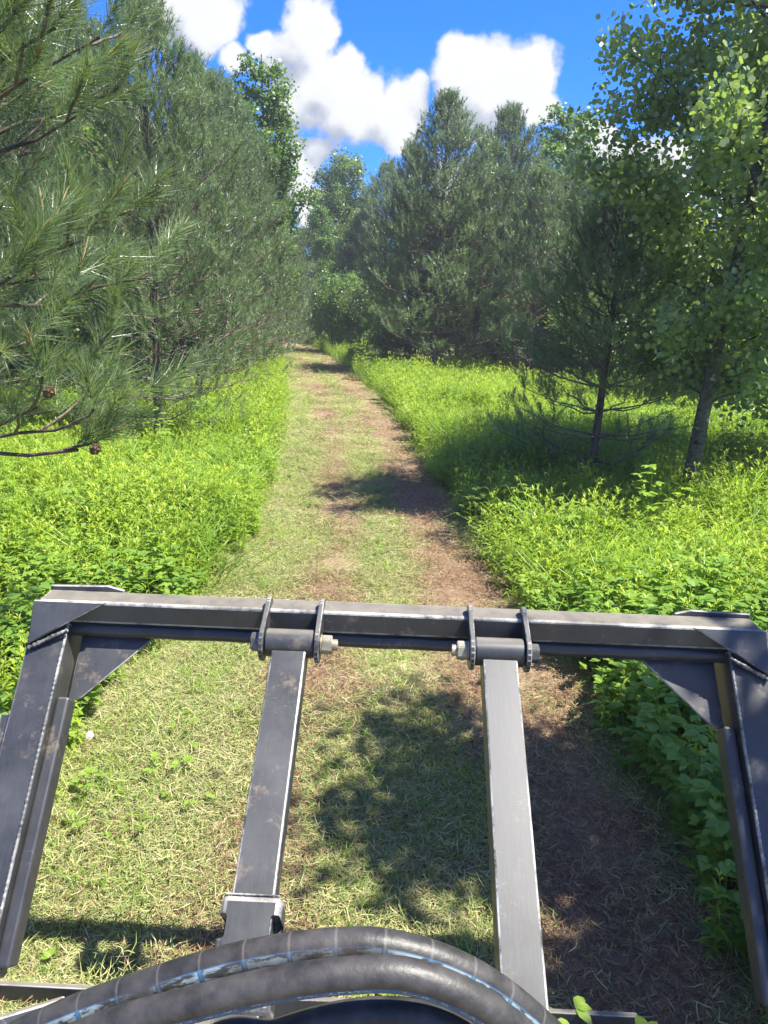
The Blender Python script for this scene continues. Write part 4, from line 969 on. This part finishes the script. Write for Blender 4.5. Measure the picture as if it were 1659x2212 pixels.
hose(h3, 0.0150, 'plain', 'plain black hydraulic hose, lowest of the three', ((-0.30, 0.62, 0.70), (0.30, 0.62, 0.70)))
# clippings caught on the low plate
def caught():
    pts, sc_, ix = [], [], []
    for _ in range(150):
        u, v = rng.uniform(-0.92, -0.50), rng.uniform(1.16, 1.28); pts.append((u, v, 0.340)); sc_.append(rng.uniform(0.5, 0.9)); ix.append(rng.integers(0, 5))
    for _ in range(40):
        pts.append((rng.uniform(-0.8, 0.6), rng.uniform(1.0, 1.26), 0.340)); sc_.append(rng.uniform(0.4, 0.7)); ix.append(rng.integers(0, 7))
    o = scatter('clipping_litter', np.array(pts), sc_, ix, cC, label='cut grass lying on the low black plate of the machine'); return o
caught()
# leafy sprig caught on the low beam
def sprig():
    r = np.random.default_rng(3); c = bpy.data.collections.new('unused'); o = herb('leafy_sprig', c, r, nst=2, H=0.06, nl=3, size=0.055, mt='herb', spread=0.02); c.objects.unlink(o); COL.objects.link(o)
    q = at(1345, 2200, 1.27); o.location = (q.x, 1.27, 0.36); tag(o, 'bright green leafy sprig caught on the low beam of the machine', 'leaf')
sprig()
def saplings():
    r = np.random.default_rng(30); c = bpy.data.collections.new('unused_two')
    for px_, py_, h, H, lb in [(285, 905, 0.45, 0.85, 'pale green sapling standing among the weeds before the slender pine trunk'), (345, 940, 0.45, 0.75, 'small yellow green sapling at the foot of the slender pine'),
                          (1437, 1095, 0.45, 0.72, 'yellowish sapling poking out of the weeds before the aspen'), (785, 780, 0.5, 1.0, 'bright sapling at the corner where the weeds meet the track')]:
        p = on_ground(px_, py_, h); o = herb('sapling', c, r, nst=4, H=H, nl=9, size=0.085, mt='herb', spread=0.10); c.objects.unlink(o); COL.objects.link(o); o.location = (p.x, p.y, 0); tag(o, lb, 'sapling')
saplings()
# pale petal among the weeds
bm = bmesh.new(); bmesh.ops.create_circle(bm, segments=10, radius=0.016, cap_ends=True)
for v in bm.verts: v.co.z = 0.3 * abs(v.co.x); v.co.y *= 1.15
me = bpy.data.meshes.new('petal'); bm.to_mesh(me); bm.free(); me.materials.append(M['white'])
o = add('petal', me); o.location = at(194, 1588, 2.75); o.rotation_euler = (0.9, 0.3, 0.2); tag(o, 'small white petal on the weeds beside the arm of the machine', 'petal')
# brown insect over the weeds
def insect():
    p = at(372, 1062, 4.2); root = empty('insect', p, 0.3); tag(root, 'small brown insect hovering over the bright weeds', 'insect')
    bm = bmesh.new(); bmesh.ops.create_uvsphere(bm, u_segments=10, v_segments=8, radius=0.006)
    for v in bm.verts: v.co.x *= 3.0 * (1 - 0.3 * (v.co.x > 0))
    bm_to('body', bm, M['insect'], root, True)
    for s in (-1, 1):
        bm = bmesh.new(); vs = [bm.verts.new(q) for q in [(0, 0, 0.004), (0.012, s * 0.02, 0.010), (0.004, s * 0.028, 0.012), (-0.006, s * 0.014, 0.008)]]; bm.faces.new(vs); bmesh.ops.solidify(bm, geom=bm.faces[:], thickness=0.0005); bm_to('wing', bm, M['insect'], root)
insect()
hm = bpy.data.materials.new('haze'); hm.use_nodes = True; hm.node_tree.nodes.clear(); HN = N(hm.node_tree)  # haze volume added to lift the darks, in place of dirty window glass
pv = HN('ShaderNodeVolumePrincipled'); pv.inputs['Color'].default_value = (0.80, 0.88, 0.95, 1); pv.inputs['Density'].default_value = 0.0017; pv.inputs['Anisotropy'].default_value = 0.2
ho = HN('ShaderNodeOutputMaterial'); hm.node_tree.links.new(pv.outputs[0], ho.inputs['Volume'])
bm = bmesh.new(); bmesh.ops.create_cube(bm, size=1.0, matrix=Matrix.Translation((0, 250, 5.0)) @ Matrix.Diagonal((1230, 1130, 12, 1)))
me = bpy.data.meshes.new('haze'); bm.to_mesh(me); bm.free(); me.materials.append(hm); tag(add('haze', me), 'thin pale haze added over the meadow and trees to lift the dark tones', kind='stuff')
print('tris', sum(sum(len(p.vertices) - 2 for p in me.polygons) if len(me.polygons) < 5000 else len(me.loops) - 2 * len(me.polygons) for me in bpy.data.meshes))
